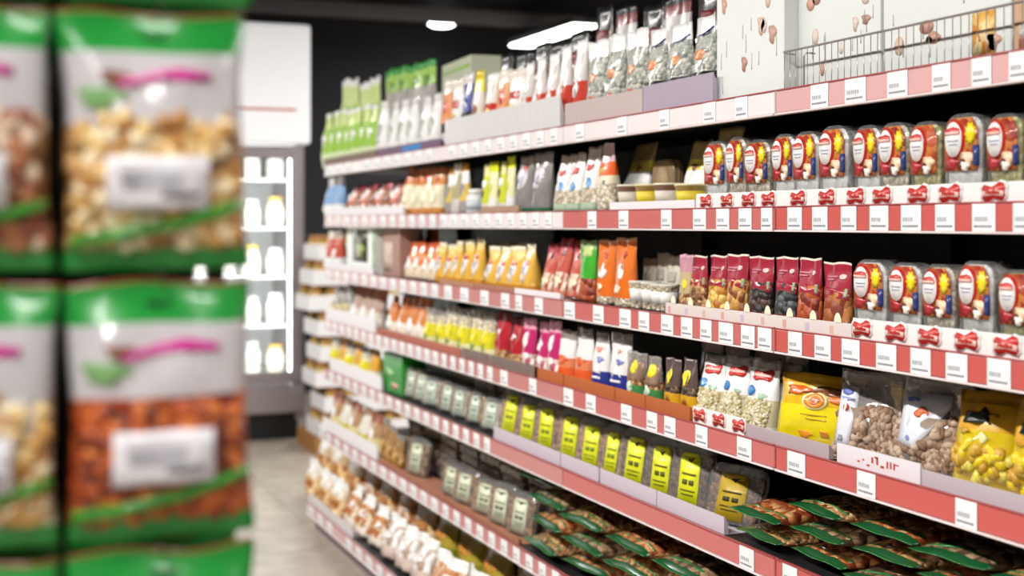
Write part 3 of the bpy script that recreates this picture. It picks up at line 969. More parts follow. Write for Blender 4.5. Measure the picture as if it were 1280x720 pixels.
row('B', 647, 690, 2, (196, 192), zbag([(.08, '#0f6a4a', 'bottom_band'), (.85, '#8d8986', 'grey_front'), (1, '#a8a09c', 'top_seal')], [('oval_label', 'oval', 0, .62, .62, .22, pm('#e4e0e8', .45, .2), 1), ('red_mark', 'blob', 0, .78, .25, .05, F('#c8281e'), 2), ('grey_print', 'oval', 0, .58, .35, .08, pm('#b4b8c8', .5), 2)], 'stand', .5), 'grey pouch with large white oval label', 'snack_bag')
row('B', 690, 742, 3, (196, 180), zbag([(.12, '#bcd0b4', 'bottom_band'), (.35, nuts_pale, 'window'), (.82, '#f2f2f0', 'white_front'), (1, '#c9c0b4', 'top_seal')], [('red_logo', 'logo', 0, .68, .5, .07, RED_L, 1), ('blue_badge', 'drop', .2, .42, .35, .09, pm('#3f8fd0', .4, .3), 1)], 'stand', .45), 'white pouch with red logo and blue badge', 'snack_bag', lean=.12)
row('B', 745, 768, 1, (182, 182), zbag([(.4, nuts_pale, 'window'), (.52, '#efe6c8', 'cream_band'), (.72, '#e8601f', 'orange_band'), (.97, '#d8b8bc', 'pink_top'), (1, '#d8d2d0', 'top_seal')], [('cream_mark', 'blob', -.2, .6, .5, .06, F('#e9b84a'), 1), ('dark_mark', 'oval', .4, .42, .12, .03, F('#1a1a1c'), 1)], 'stand', .5), 'pink and orange pouch with pale seeds', 'snack_bag')
tray('B', 762, 868, .022, CARD_W, 'white low tray under the small cups')
cup = cupB(pm('#7a5444', .3, .5), pm('#efe9d0', .4), pm('#d8cfc0', .5))
row('B', 772, 872, 4, (232, 230), [cup, cupB(pm('#9a7a3a', .3, .5), pm('#f0e7b8', .4), pm('#e8cf3a', .5))], ['small snack cup with cream rim', 'small yellow snack cup with pale rim'], 'snack_cup', 'cup', fill=.74)
flap = bagB([(0, .55, 'white_front', F('#f2f2f0')), (.55, .72, 'yellow_band', F('#e0d45a')), (.72, 1, 'tan_flap', F('#a8905a'))], [('green_print', 'blob', 0, .12, .5, .06, F('#9cc94a'), 1), ('brown_print', 'blob', .1, .6, .3, .06, F('#8a4a2a'), 1)], 'stand', .3)
row('B', 768, 806, 1, (178, 178), flap, 'leaning white pouch with tan top behind cups', 'snack_bag', back=.062, lean=.22)
row('B', 846, 880, 1, (172, 172), flap, 'leaning white and yellow pouch beside brown bowl', 'snack_bag', back=.062, lean=.22)
row('B', 876, 912, 1, (160, 160), flap, 'leaning pouch with tan top behind first tub', 'snack_bag', back=.062, lean=.2)
row('B', 810, 838, 1, (200, 200), tubB(pm('#8a7254', .4, .3), nuts_brown, [('paper_ring', 'oval', 0, .55, .6, .3, pm('#9c8462', .6), 1)], .03, 'roundtop'), 'round-topped brown tub standing behind the cups', 'snack_tub', 'tub', back=.07)
tray('B', 870, 966, .034, WHITE, 'white tray with red logos, farther one', logos=[(883, .86), (909, .86), (936, .9), (961, .88)], depth=.08)
tray('B', 967, 1500, .034, WHITE, 'long white tray with red logos, nearer one', logos=[(998, .9), (1034, .92), (1070, .92), (1103, .92), (1148, .94), (1188, .94), (1243, .96), (1300, .96), (1362, .96), (1430, .96)], depth=.08)
for i, (xa, xb, yt, k) in enumerate([(878, 905, 180, 0), (906, 928, 175, 1), (928, 958, 172, 1), (960, 986, 168, 3), (988, 1020, 164, 0), (1021, 1058, 158, 3), (1060, 1094, 158, 0), (1095, 1132, 152, 1), (1134, 1173, 148, 2), (1176, 1224, 142, 0), (1229, 1275, 137, 4), (1279, 1330, 130, 0), (1334, 1392, 124, 1), (1398, 1470, 116, 3)]):
    row('B', xa, xb, 1, (yt, yt), tubs[k], 'clear tub with white oval label', 'snack_tub', 'tub', back=.004, fill=.95, yawj=.03)
row('B', 900, 1300, 7, (176, 142), fruit_tub(nuts_brown, False, True, '#98361e'), 'back-row clear tub with orange print', 'snack_tub', 'tub', back=.075, fill=.8)

# =============================== third shelf
tray('C', 407, 466, .030, CARD_W, 'white card tray at the far end')
row('C', 408, 428, 2, (288, 288), zbag([(.3, '#f2f2f0', 'bottom_band'), (.8, '#cc5a4a', 'front_print'), (1, '#e6dccf', 'top_seal')], [('white_mark', 'oval', 0, .4, .5, .12, OVAL_W, 1)], 'stand', .5), 'red and white small pouch', 'snack_bag')
row('C', 429, 470, 1, (285, 285), boxB(pm('#eef2ee', .5), [('dark_window', 'rect', 0, .58, .52, .34, pm('#3a3a24', .4, .4), 1), ('green_food', 'blob', 0, .5, .34, .2, F('#8aa03a'), 2), ('green_edge', 'rect', .93, .5, .06, .46, F('#2f9a3a'), 1)], .08), 'white carton with dark window and green food', 'carton', 'box')
row('C', 472, 500, 1, (286, 286), boxB(pm('#a88478', .6), [('pale_print', 'rect', -.3, .4, .5, .3, pm('#d0bcae', .5), 1)], .08), 'mauve brown carton beside the orange bags', 'carton', 'box')
row('C', 507, 548, 4, (302, 300), zbag([(.35, '#f0dcc0', 'bottom_band'), (.7, '#e8823a', 'front_print'), (1, '#cc5a22', 'top_seal')], [('white_mark', 'drop', 0, .4, .55, .2, OVAL_W, 1)], 'stand', .55), 'orange bag with white drop mark', 'snack_bag', lean=.1)
row('C', 497, 545, 3, (288, 288), zbag([(.5, '#cc5a22', 'bottom_band'), (1, '#d8602a', 'front_print')], (), 'stand', .45), 'back-row plain orange bag', 'snack_bag', back=.1)
tray('C', 549, 592, .018, pm('#b08468', .7), 'brown card tray, farther of the golden bag trays')
tray('C', 593, 642, .018, pm('#a87660', .7), 'brown card tray, nearer of the golden bag trays')
tray('C', 643, 700, .018, CARD_W, 'low white tray before the pink nut bags')
gold = zbag([(.16, '#d9962a', 'bottom_band'), (.78, '#e9b84a', 'golden_front'), (.9, '#f0cf7a', 'pale_band'), (1, '#efe6c8', 'top_seal')], [('oval_label', 'oval', -.1, .46, .6, .22, pm('#e6e6ea', .45, .2), 1), ('grey_print', 'blob', -.1, .48, .35, .1, pm('#a8b0c4', .5), 2), ('red_mark', 'blob', .2, .62, .3, .05, F('#cc3a22'), 2)], 'stand', .6)
row('C', 546, 604, 5, (306, 300), gold, 'golden bag with white oval label, far batch', 'snack_bag')
row('C', 608, 670, 4, (310, 307), gold, 'golden bag with white oval label, near batch', 'snack_bag')
row('C', 560, 668, 5, (304, 302), gold, 'back-row golden bag', 'snack_bag', back=.12)
nutpink = zbag([(.42, lumps('#b84a3a', '#e0a080', '#f4dcc8', 55), 'window'), (.8, '#c85a4a', 'front_print'), (1, '#a8283a', 'top_seal')], [('pale_mark', 'blob', 0, .25, .6, .12, F('#efe6c8'), 1), ('dark_mark', 'rect', .1, .75, .4, .05, F('#7a1f28'), 1)], 'stand', .4)
row('C', 676, 724, 3, (302, 298), nutpink, 'red pink nut bag leaning', 'snack_bag', lean=.15)
row('C', 722, 742, 1, (299, 299), zbag([(.38, fruit_o, 'window'), (.85, '#3fae2f', 'green_front'), (1, '#9fc08a', 'top_seal')], [('pale_mark', 'rect', -.1, .82, .6, .08, F('#cfe08a'), 1)], 'stand', .35), 'bright green pouch with orange contents', 'snack_bag')
row('C', 745, 794, 2, (299, 299), zbag([(.12, nuts_pale, 'bottom_window'), (.42, '#e8731f', 'orange_band'), (.95, '#e2762a', 'orange_front'), (1, '#d8a07a', 'top_seal')], [('white_mark', 'drop', 0, .52, .42, .13, OVAL_W, 1), ('red_mark', 'blob', .1, .76, .35, .06, F('#c8281e'), 1), ('nut_mark', 'blob', -.2, .26, .4, .08, F('#efe6c8'), 1)], 'stand', .4), 'orange pouch with white drop', 'snack_bag')
row('C', 790, 840, 4, (352, 356), cupB(nuts_pale, pm('#e8e4d8', .4), pm('#f0f0ec', .5)), 'small clear cup of nuts with white label', 'snack_cup', 'cup', fill=.98)
row('C', 800, 852, 3, (322, 316), zbag([(.3, nuts_pale, 'window'), (.85, '#dcd4c4', 'pale_front'), (1, '#c8bcae', 'top_seal')], [('grey_print', 'rect', 0, .6, .5, .1, pm('#b4aea4', .5), 1)], 'stand', .45), 'pale beige pouch behind the small cups', 'snack_bag', back=.07)
row('C', 846, 862, 1, (320, 320), zbag([(.35, nuts_brown, 'window'), (.7, '#c8b48a', 'front_print'), (1, '#c890a0', 'pink_top')], [('yellow_star', 'star', .2, .5, .45, .1, F('#f7e93a'), 1)], 'stand', .4), 'pink-topped pouch with yellow star', 'snack_bag')
tray('C', 832, 1064, .026, pm('#ded6d2', .5), 'pale printed tray of the red pouches', bumps=(9, .017, pm('#e8e6c8', .5)), depth=.09)
for i, (xa, xb, k) in enumerate([(860, 883, 0), (883, 907, 1), (908, 934, 2), (935, 965, 3), (966, 995, 4), (997, 1028, 5), (1029, 1064, 6)]):
    row('C', xa, xb, 1, (319 + i * .9, 319 + i * .9), reds[k], red_names[k], 'fruit_pouch', fill=.97, yawj=.02, back=.006)
tray('C', 1066, 1500, .037, WHITE, 'long white tray with red logos below the tubs', logos=[(1078, .95), (1120, .98), (1162, .98), (1209, 1.0), (1259, 1.0), (1318, 1.0), (1384, 1.0)], depth=.08)
for i, (xa, xb, yt, k) in enumerate([(1063, 1104, 323, 0), (1105, 1147, 324, 3), (1150, 1192, 326, 1), (1193, 1238, 329, 3), (1242, 1290, 333, 4), (1294, 1346, 338, 0), (1350, 1412, 343, 1)]):
    row('C', xa, xb, 1, (yt, yt), tubs[k], 'clear tub with white oval label', 'snack_tub', 'tub', back=.004, fill=.95, yawj=.03)
row('C', 1085, 1300, 4, (328, 340), fruit_tub(nuts_brown, False, False, '#98361e'), 'back-row clear tub with orange print', 'snack_tub', 'tub', back=.075, fill=.8)

# =============================== fourth shelf
tray('D', 407, 469, .055, CARD_W, 'tall white card tray of clear bags')
row('D', 414, 440, 3, (362, 352), zbag([(.5, nuts_pale, 'window'), (.8, CLEAR2, 'clear_top'), (1, SEAL, 'top_seal')], [('yellow_mark', 'blob', 0, .4, .4, .15, F('#e9d27a'), 1)], 'stand', .5), 'clear bag of pale food', 'snack_bag')
row('D', 440, 474, 3, (356, 362), zbag([(.4, '#e6dccf', 'bottom_band'), (.7, '#b89a8a', 'front_print'), (1, '#c87a5a', 'top_seal')], [('white_mark', 'drop', 0, .3, .5, .2, OVAL_W, 1)], 'stand', .5), 'pinkish brown pointed bag', 'snack_bag', lean=.15)
tray('D', 471, 575, .026, pm('#b06a5a', .6), 'reddish brown tray, farther')
row('D', 486, 533, 4, (368, 375), zbag([(.35, '#efe6d4', 'bottom_band'), (.7, '#d8864a', 'orange_front'), (1, '#b8602a', 'top_seal')], [('white_mark', 'drop', 0, .3, .5, .2, OVAL_W, 1)], 'stand', .5), 'orange bag with white base', 'snack_bag', lean=.1)
lime = zbag([(.25, '#e6e0b0', 'bottom_band'), (.6, '#dfd62a', 'yellow_front'), (.8, nuts_pale, 'window'), (1, SEAL, 'top_seal')], [('yellow_mark', 'drop', 0, .5, .55, .2, F('#f0e02a'), 1), ('green_mark', 'blob', 0, .25, .35, .1, F('#8aa83a'), 1)], 'stand', .5)
row('D', 533, 620, 6, (382, 388), lime, 'yellow and clear bag', 'snack_bag')
tray('D', 576, 672, .032, film(.3, '#e8cfc4'), 'clear plastic front before the magenta bags', 'shelf_fence', front_only=True)
row('D', 621, 656, 2, (392, 398), zbag([(.3, nuts_brown, 'window'), (.85, '#b3202e', 'red_front'), (1, '#7a1f28', 'top_seal')], [('white_mark', 'blob', -.3, .62, .35, .07, OVAL_W, 1)], 'stand', .5), 'dark red bag with white mark', 'snack_bag')
row('D', 655, 702, 3, (398, 404), zbag([(.35, lumps('#c05a6a', '#e8c0b8', '#f6ece4', 55), 'window'), (.8, '#c2266c', 'magenta_front'), (1, '#e4a0b8', 'top_seal')], [('white_mark', 'drop', -.2, .6, .5, .15, OVAL_W, 1), ('white_mark', 'blob', .2, .3, .4, .1, OVAL_W, 1)], 'stand', .5), 'magenta bag with white drop', 'snack_bag')
for xa, xb, d_ in [(668, 704, 'farthest orange cardboard tray'), (705, 768, 'second orange cardboard tray'), (769, 806, 'third orange cardboard tray'), (807, 862, 'nearest orange cardboard tray')]:
    tray('D', xa, xb, .030, pm('#b8622e', .7, var=.12, bscale=40), d_, depth=.1)
row('D', 699, 741, 2, (410, 414), zbag([(.3, '#e8602a', 'orange_base'), (.48, '#e0825a', 'orange_band'), (.82, '#f0ecec', 'white_front'), (1, SEAL, 'top_seal')], [('white_print', 'rect', 0, .14, .5, .02, OVAL_W, 1), ('orange_mark', 'blob', 0, .45, .6, .1, F('#e8602a'), 1)], 'stand', .45), 'white bag with orange red base', 'snack_bag')
row('D', 740, 786, 2, (412, 420), zbag([(.36, '#27348f', 'blue_base'), (.82, '#f0eeee', 'white_front'), (1, SEAL, 'top_seal')], [('white_print', 'rect', 0, .25, .55, .02, OVAL_W, 1), ('red_mark', 'blob', 0, .72, .4, .05, F('#e89a8a'), 1), ('white_peak', [(-1, -1), (1, -1), (.5, .2), (.1, 1), (-.5, .1)], .1, .40, .5, .08, OVAL_W, 1), ('blue_mark', 'blob', .3, .55, .4, .06, F('#6a78c0'), 1)], 'stand', .45), 'white bag with deep blue base', 'snack_bag')
row('D', 782, 826, 2, (440, 446), zbag([(.34, '#3f8a4a', 'green_base'), (.5, nuts_brown, 'window'), (.86, CLEAR2, 'clear_top'), (.861, CLEAR2, 'fold'), (1, SEAL, 'top_seal')], [('brown_food', 'rect', .1, .62, .8, .2, pm('#8a6a54', .5, .4), 1), ('yellow_oval', 'oval', 0, .70, .45, .14, pm('#f4de2a', .4, .3), 2), ('white_mark', 'drop', -.2, .3, .4, .12, pm('#cfe4cc', .4), 1)], 'stand', .45), 'green-based clear bag with yellow oval', 'snack_bag')
row('D', 828, 870, 2, (446, 452), zbag([(.36, '#e0a81e', 'yellow_base'), (.5, nuts_dark, 'window'), (1, pm('#5c4a48', .3, .5), 'grey_top')], [('yellow_oval', 'oval', -.1, .66, .42, .14, pm('#f4de2a', .4, .3), 1), ('brown_mark', 'star', 0, .22, .4, .1, F('#8a4a2a'), 1)], 'stand', .45), 'yellow-based dark bag with yellow oval', 'snack_bag')
tray('D', 866, 930, .034, WHITE, 'small white tray with red logos by pumpkin seed bags', logos=[(875, .92), (899, .9), (924, .88)], depth=.1)
seedbag = zbag([(.10, '#e8ece6', 'bottom_band'), (.46, pm('#cfc6a4', .5, .4), 'window'), (.70, '#f0f2f4', 'white_front'), (.86, '#dfe4e4', 'upper_front'), (1, SEAL, 'top_seal')], [('red_logo', 'logo', 0, .78, .62, .085, RED_L, 2), ('logo_band', 'rect', 0, .78, .5, .018, pm('#f0c0b4', .4), 3), ('blue_badge', 'oval', -.5, .56, .30, .07, pm('#2a80c8', .4, .3), 2), ('green_print', 'blob', .3, .5, .3, .05, F('#9cc0a0'), 1)], 'stand', .42, nuts=(.10, .46, -.75, .75, .0055, 170, ALM, 'pumpkin_seeds'))
for i, (xa, xb, yt) in enumerate([(872, 902, 448), (900, 930, 446), (928, 962, 452), (956, 986, 458)]):
    row('D', xa, xb, 1, (yt, yt), seedbag, 'white pumpkin seed bag with red logo', 'snack_bag', yawj=.04, lean=.12, fill=.96, back=.006 * (i % 2) + (.026 if i == 3 else 0), yaw=.12)
row('D', 872, 1010, 4, (424, 436), zbag([(.6, nuts_dark, 'window'), (.86, '#3f6a5a', 'green_band'), (1, '#a89084', 'grey_top')], [('grey_flap', 'rect', 0, .9, .8, .09, F('#b8a094'), 1)], 'stand', .4), 'back-row bag with grey brown top', 'snack_bag', back=.1)
tray('D', 932, 1036, .026, pm('#b5a6ac', .45), 'grey lilac tray under the big yellow bag', depth=.1)
bigyellow = zbag([(.08, '#e8cf14', 'bottom_band'), (.55, '#f0dc18', 'yellow_front'), (.86, '#e6b81a', 'upper_front'), (1, '#d9a41e', 'top_seal')], [('dark_fold', [(-1, -.6), (-.2, -.1), (.5, -.9), (1, -.2), (1, .5), (0, 1), (-1, .4)], .1, .74, .85, .10, pm('#7a4416', .35, .4), 1), ('orange_flowers', 'blob', -.48, .76, .36, .08, F('#e8641a'), 2), ('orange_flowers', 'blob', .55, .66, .32, .06, F('#d8701e'), 2), ('white_ring', 'oval', 0, .62, .30, .125, pm('#fbf0b8', .4), 3), ('orange_circle', 'oval', 0, .62, .25, .105, F('#e88a22'), 4), ('fruit_mark', 'blob', 0, .62, .14, .06, F('#d05a1a'), 5), ('orange_mark', 'blob', -.20, .15, .18, .06, F('#e8962a'), 2), ('orange_mark', 'rect', .25, .17, .09, .04, F('#e8962a'), 2), ('print_line', 'rect', 0, .42, .3, .008, F('#c8a414'), 1), ('print_line', 'rect', .05, .36, .25, .008, F('#c8a414'), 1)], 'pillow', .22)
row('D', 980, 1053, 1, (468, 468), bigyellow, 'big bright yellow bag with orange circle', 'snack_bag', lean=.16, yawj=0, back=.014, fill=1.06, yaw=.35)
tray('D', 1046, 1150, .034, pm('#e4e0e6', .5), 'white tray with red script under the pistachios', strokes=True, depth=.12)
pist = zbag([(.55, CLEAR2, 'clear_front'), (.84, CLEAR2, 'clear_top'), (1, SEAL, 'top_seal')], [('inner_fill', 'rect', 0, .30, .86, .27, pm('#94806e', .6), .2), ('white_label', [(-1, -1), (1, -.95), (1, .95), (-1, 1)], -.55, .46, .30, .36, pm('#dfe0ec', .4, .3), 5), ('blue_print', 'oval', -.52, .74, .17, .035, pm('#5a6ab4', .4), 6), ('blue_print', 'blob', -.52, .66, .24, .03, pm('#98a4d0', .4), 6), ('acorn_print', 'drop', -.52, .57, .15, .055, pm('#b8582a', .4), 6), ('code_print', 'rect', -.6, .20, .10, .035, pm('#9a98a8', .5), 6)], 'stand', .5, nuts=(.04, .58, -.92, .92, .0105, 200, BRN, 'pistachios', (-.9, -.2, .08, .84)))
row('D', 1053, 1122, 1, (466, 466), pist, 'clear pistachio bag with narrow white label', 'snack_bag', lean=.10, yawj=0, back=.016, fill=.97, yaw=.28)
pist2 = zbag([(.55, CLEAR2, 'clear_front'), (.84, CLEAR2, 'clear_top'), (1, SEAL, 'top_seal')], [('inner_fill', 'rect', 0, .30, .86, .27, pm('#94806e', .6), .2), ('white_label', [(-.8, -.8), (0, -1), (.5, -.3), (1, .6), (.9, 1), (-.9, 1)], -.15, .52, .62, .30, pm('#dde2ee', .3, .5), 5), ('blue_print', 'oval', -.42, .74, .14, .03, pm('#5a6ab4', .4), 6), ('acorn_print', 'drop', -.12, .62, .18, .06, pm('#c8622a', .4), 6), ('blue_print', 'oval', -.35, .33, .08, .03, pm('#8a98c8', .5), 6)], 'stand', .5, nuts=(.04, .56, -.92, .92, .0105, 200, BRN, 'pistachios', (-.7, .35, .30, .84)))
row('D', 1122, 1200, 1, (478, 478), pist2, 'clear pistachio bag with wide crumpled white label', 'snack_bag', lean=.12, yawj=0, back=.022, fill=1.0, yaw=.25)
tray('D', 1152, 1500, .026, pm('#bdb2ba', .45), 'grey lilac tray under the yellow nut bags', depth=.12)
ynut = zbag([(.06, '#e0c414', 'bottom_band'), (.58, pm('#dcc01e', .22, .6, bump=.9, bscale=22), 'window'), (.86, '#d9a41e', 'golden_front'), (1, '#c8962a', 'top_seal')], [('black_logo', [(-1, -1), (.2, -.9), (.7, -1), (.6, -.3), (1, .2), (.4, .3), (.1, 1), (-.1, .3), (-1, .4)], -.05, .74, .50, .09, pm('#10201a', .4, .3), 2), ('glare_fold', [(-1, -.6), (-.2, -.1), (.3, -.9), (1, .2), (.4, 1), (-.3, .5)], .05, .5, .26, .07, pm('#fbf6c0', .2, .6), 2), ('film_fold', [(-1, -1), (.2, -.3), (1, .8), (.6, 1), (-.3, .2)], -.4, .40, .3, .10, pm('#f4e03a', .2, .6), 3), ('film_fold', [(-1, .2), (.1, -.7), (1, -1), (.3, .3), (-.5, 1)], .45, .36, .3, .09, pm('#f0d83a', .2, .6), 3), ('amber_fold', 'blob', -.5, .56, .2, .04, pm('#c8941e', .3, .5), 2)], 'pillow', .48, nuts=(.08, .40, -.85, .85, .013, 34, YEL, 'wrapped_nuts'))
for i, (xa, xb, yt) in enumerate([(1190, 1262, 492), (1264, 1352, 506), (1356, 1460, 520)]):
    row('D', xa, xb, 1, (yt, yt), ynut, 'golden yellow nut bag with black logo', 'snack_bag', lean=.14, yawj=.03, back=.02, fill=1.0, yaw=.2)

# =============================== fifth shelf
tray('E', 412, 476, .055, CARD_W, 'tall white card tray at the far end')
row('E', 415, 474, 6, (420, 440), [lime, zbag([(.4, '#efe6c8', 'bottom_band'), (.8, '#e0a83a', 'golden_front'), (1, '#b8702a', 'top_seal')], (), 'stand', .5)], ['yellow and clear small bag', 'golden small bag'], 'snack_bag')
row('E', 476, 500, 1, (442, 442), boxB(F('#2f9a3a'), [('pale_print', 'blob', -.3, .5, .4, .15, F('#9fd08a'), 1), ('pink_print', 'blob', .2, .2, .4, .1, F('#e8b0a0'), 1)], .09), 'dark green carton beside pale clamshells', 'carton', 'box')
def clam(food, lab, mark='#5a6a4a', tick=True):
    P = [('paper_label', 'rect', 0, .42, .50, .36, lab, 1), ('label_tip', 'round', 0, .78, .42, .05, lab, 1)]
    if tick:
        P += [('tick_mark', [(-.2, -1), (.1, -1), (1, 1), (.75, 1), (0, -.3), (-.6, .4), (-1, .2)], .05, .73, .15, .035, pm(mark, .5), 3)]
    P += [('print_line', 'rect', 0, .52, .34, .012, pm(mark, .6), 3), ('print_line', 'rect', -.18, .40, .11, .035, pm(mark, .6), 3), ('print_line', 'rect', .15, .40, .11, .035, pm(mark, .6), 3), ('print_line', 'rect', 0, .28, .36, .007, pm(mark, .6), 3), ('print_line', 'rect', 0, .22, .30, .007, pm(mark, .6), 3)]
    return tubB(CLEAR, food, P, .026, 'roundtop', .84)
pale_lab = pm('#d3e2d2', .5, .2)
lime_lab = pm('#e6ea1c', .5, .2)
dull_lab = pm('#c0a020', .5, .2)
for i, (xa, xb, yt) in enumerate([(504, 514, 462), (514, 527, 466), (527, 541, 471), (546, 560, 479), (562, 575, 484), (580, 594, 492), (600, 617, 498)]):
    row('E', xa, xb, 1, (yt, yt), clam(nuts_brown if i % 2 else nuts_pale, pale_lab), 'clear clamshell with pale green label', 'nut_clamshell', 'clamshell', lean=.18, yawj=.04, yaw=.2, back=.014, fill=.95)
for i, (xa, xb, yt) in enumerate([(620, 641, 485), (643, 664, 497), (665, 688, 503), (692, 717, 512), (718, 746, 522), (745, 768, 528)]):
    row('E', xa, xb, 1, (yt, yt), clam(nuts_brown, lime_lab, '#7a8a1a'), 'clear clamshell with lime yellow label', 'nut_clamshell', 'clamshell', lean=.18, yawj=.04, yaw=.2, back=.014, fill=.95)
for i, (xa, xb, yt) in enumerate([(770, 804, 536), (803, 836, 545), (834, 872, 555)]):
    row('E', xa, xb, 1, (yt, yt), clam(nuts_dark, lime_lab, '#5a5a14'), 'dark nut clamshell with bright yellow label', 'nut_clamshell', 'clamshell', lean=.18, yawj=.04, yaw=.2, back=.014, fill=.95)
row('E', 880, 930, 1, (580, 580), clam(nuts_dark, dull_lab, '#3a340a'), 'tipped clamshell with dull yellow label', 'nut_clamshell', 'clamshell', lean=.3, yawj=.0, back=.022, yaw=.3)
for xa, xb, d_ in [(617, 700, 'lilac white tray farthest of the clamshell trays'), (701, 748, 'lilac tray second of the clamshell trays'), (750, 820, 'pale lilac tray below the dark clamshells'), (821, 905, 'pale lilac tray below the tipped clamshell')]:
    tray('E', xa, xb, .036, pm('#c9c0cc', .45), d_, depth=.1)
flatclam = tubB(CLEAR, nuts_dark, [('paper_label', 'rect', 0, .5, .5, .3, pm('#a89a5a', .5), 1)], .03, 'roundtop')
flatclam2 = tubB(CLEAR, nuts_brown, [('paper_label', 'rect', 0, .5, .5, .3, pm('#c9c0a8', .5), 1)], .03, 'roundtop')
def flats(sh, xa, xb, n, layers, build, desc, name, back, length, thick, cat, w=None, tiltj=.03, offs=.01, lenj=.04, first=0):
    p0 = PF + .028 + back
    ta, tb = T(xa, p0), T(xb, p0)
    sp = (ta - tb) / n
    SEED[0] += 1
    prs = [(build[v % len(build)] if isinstance(build, list) else build)((w or sp) * .90, length, SEED[0] + v) for v in range(3)]
    rnd = random.Random(SEED[0])
    LN = ['lowest', 'second', 'third', 'fourth', 'fifth', 'sixth', 'seventh']
    for i in range(n):
        for l in range(layers if not callable(layers) else layers(i)):
            q = prs[(i + l) % 3]
            if l == 0:
                zb = DECK[sh] + .0022
            o = place(q, name, cat, (p0 + rnd.uniform(-offs, offs), ta - sp * (i + .5) + rnd.uniform(-offs, offs) * .4, 0), -math.pi / 2 + rnd.uniform(-.07, .07) * (1.4 if q['soft'] else .5), -math.pi / 2, 0, (1, 1, 1), zb)
            zb += float(np.ptp(proto_verts(q)[:, 1])) * (1.01 if q['soft'] else 1.0) + .0008
            enroll(o, f'{desc}, {LN[l]} layer', WHERE[sh], -(ta - sp * i), name + ' stacks on the ' + WHERE[sh])
flats('E', 560, 830, 7, 5, [flatclam, flatclam2], 'flat-stacked nut clamshell', 'nut_clamshell', .10, .13, .034, 'clamshell', tiltj=.0)
def greenbag(food, ms):
    return bagB([(0, .05, 'green_base', foil('#1f6a30')), (.05, .10, 'green_band', foil('#15502a')), (.10, .86, 'window', food), (.86, 1, 'green_top', foil('#1f6e30'))], [('green_swoosh', [(-1, -.8), (0, -.2), (1, .2), (1, 1), (0, .6), (-1, 0)], 0, .16, .9, .03, foil('#2a7a38'), 1), ('white_label', 'rect', .1, .62, .4, .10, pm('#b8b4b0', .5), 1)], 'pillow', .22)
gb = [greenbag(nuts_brown, BRN), greenbag(lumps('#8a3a1c', '#b8652e', '#d9a06a', 60), BRN), greenbag(lumps('#4a3828', '#7a5c40', '#b09070', 60), BRN)]
flats('E', 915, 1500, 6, lambda i: 2 if i < 1 else 3, gb, 'flat green-edged nut bag', 'nut_bag', -.008, .20, .031, 'snack bag', tiltj=.04, offs=.014)

# =============================== sixth shelf
tray('F', 404, 471, .055, CARD_W, 'tall white card tray at the far end')
row('F', 416, 478, 5, (488, 520), [zbag([(.4, '#e9d9a0', 'bottom_band'), (.75, '#b8906a', 'front_print'), (1, '#9a5a44', 'top_seal')], [('white_mark', 'oval', 0, .5, .5, .15, OVAL_W, 1)], 'stand', .5), zbag([(.35, '#d4c83a', 'green_base'), (.8, '#e8e4d8', 'white_front'), (1, '#a88a6a', 'top_seal')], (), 'stand', .5)], ['brown bag with white spot', 'white bag with lime base'], 'snack_bag')
row('F', 478, 503, 3, (520, 548), zbag([(.5, lumps('#8a5a1c', '#c08a3a', '#d8b070', 50), 'window'), (.85, pm('#a07a4a', .3, .5), 'clear_top'), (1, SEAL, 'top_seal')], (), 'stand', .55), 'amber brown nut bag', 'snack_bag')
for i, (xa, xb, yt) in enumerate([(506, 522, 550), (550, 568, 578), (566, 585, 588), (588, 611, 598), (610, 632, 606), (632, 655, 616)]):
    row('F', xa, xb, 1, (yt, yt), clam(nuts_brown, pm('#d6dcc0', .5, .2), '#5a6048'), 'clear clamshell with pale cream label', 'nut_clamshell', 'clamshell', lean=.18, yawj=.04, yaw=.2, back=.014, fill=.95)
for xa, xb, d_ in [(474, 556, 'tan cardboard tray, farther of two'), (557, 648, 'tan cardboard tray, nearer of two')]:
    tray('F', xa, xb, .018, pm('#a87258', .7), d_, depth=.1)
flats('F', 505, 690, 7, 6, [flatclam2, flatclam], 'flat-stacked nut clamshell', 'nut_clamshell', .09, .13, .034, 'clamshell', tiltj=.0)
flats('F', 652, 1200, 7, lambda i: 4 if i < 1 else 3, gb, 'flat green-edged nut bag', 'nut_bag', -.008, .20, .031, 'snack bag', tiltj=.04, offs=.014)

# =============================== bottom shelf
tray('G', 386, 440, .04, pm('#d8d4d6', .5), 'white card tray of bread packs')
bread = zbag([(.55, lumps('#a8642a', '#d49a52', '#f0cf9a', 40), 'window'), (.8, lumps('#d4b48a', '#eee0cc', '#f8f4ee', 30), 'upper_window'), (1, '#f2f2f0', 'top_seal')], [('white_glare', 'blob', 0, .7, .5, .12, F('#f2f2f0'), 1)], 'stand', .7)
biscuit = zbag([(.2, '#f2e8dc', 'bottom_band'), (.75, lumps('#b0662e', '#d89a5a', '#f4e4cc', 45), 'window'), (1, '#f2f2f0', 'top_seal')], [('pretzel_print', 'oval', -.2, .35, .4, .12, F('#b8702e'), 1), ('white_mark', 'blob', .3, .55, .4, .1, OVAL_W, 1)], 'stand', .6)
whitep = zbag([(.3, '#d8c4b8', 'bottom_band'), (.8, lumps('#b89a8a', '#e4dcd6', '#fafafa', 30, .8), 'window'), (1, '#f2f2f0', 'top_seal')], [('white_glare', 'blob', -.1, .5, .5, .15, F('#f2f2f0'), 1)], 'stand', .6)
row('G', 385, 432, 3, (598, 630), bread, 'loaf bag with golden crust', 'bread_bag', hfix=.15)
row('G', 433, 480, 3, (640, 690), biscuit, 'biscuit bag with brown rings', 'biscuit_bag', hfix=.15, lean=.15)
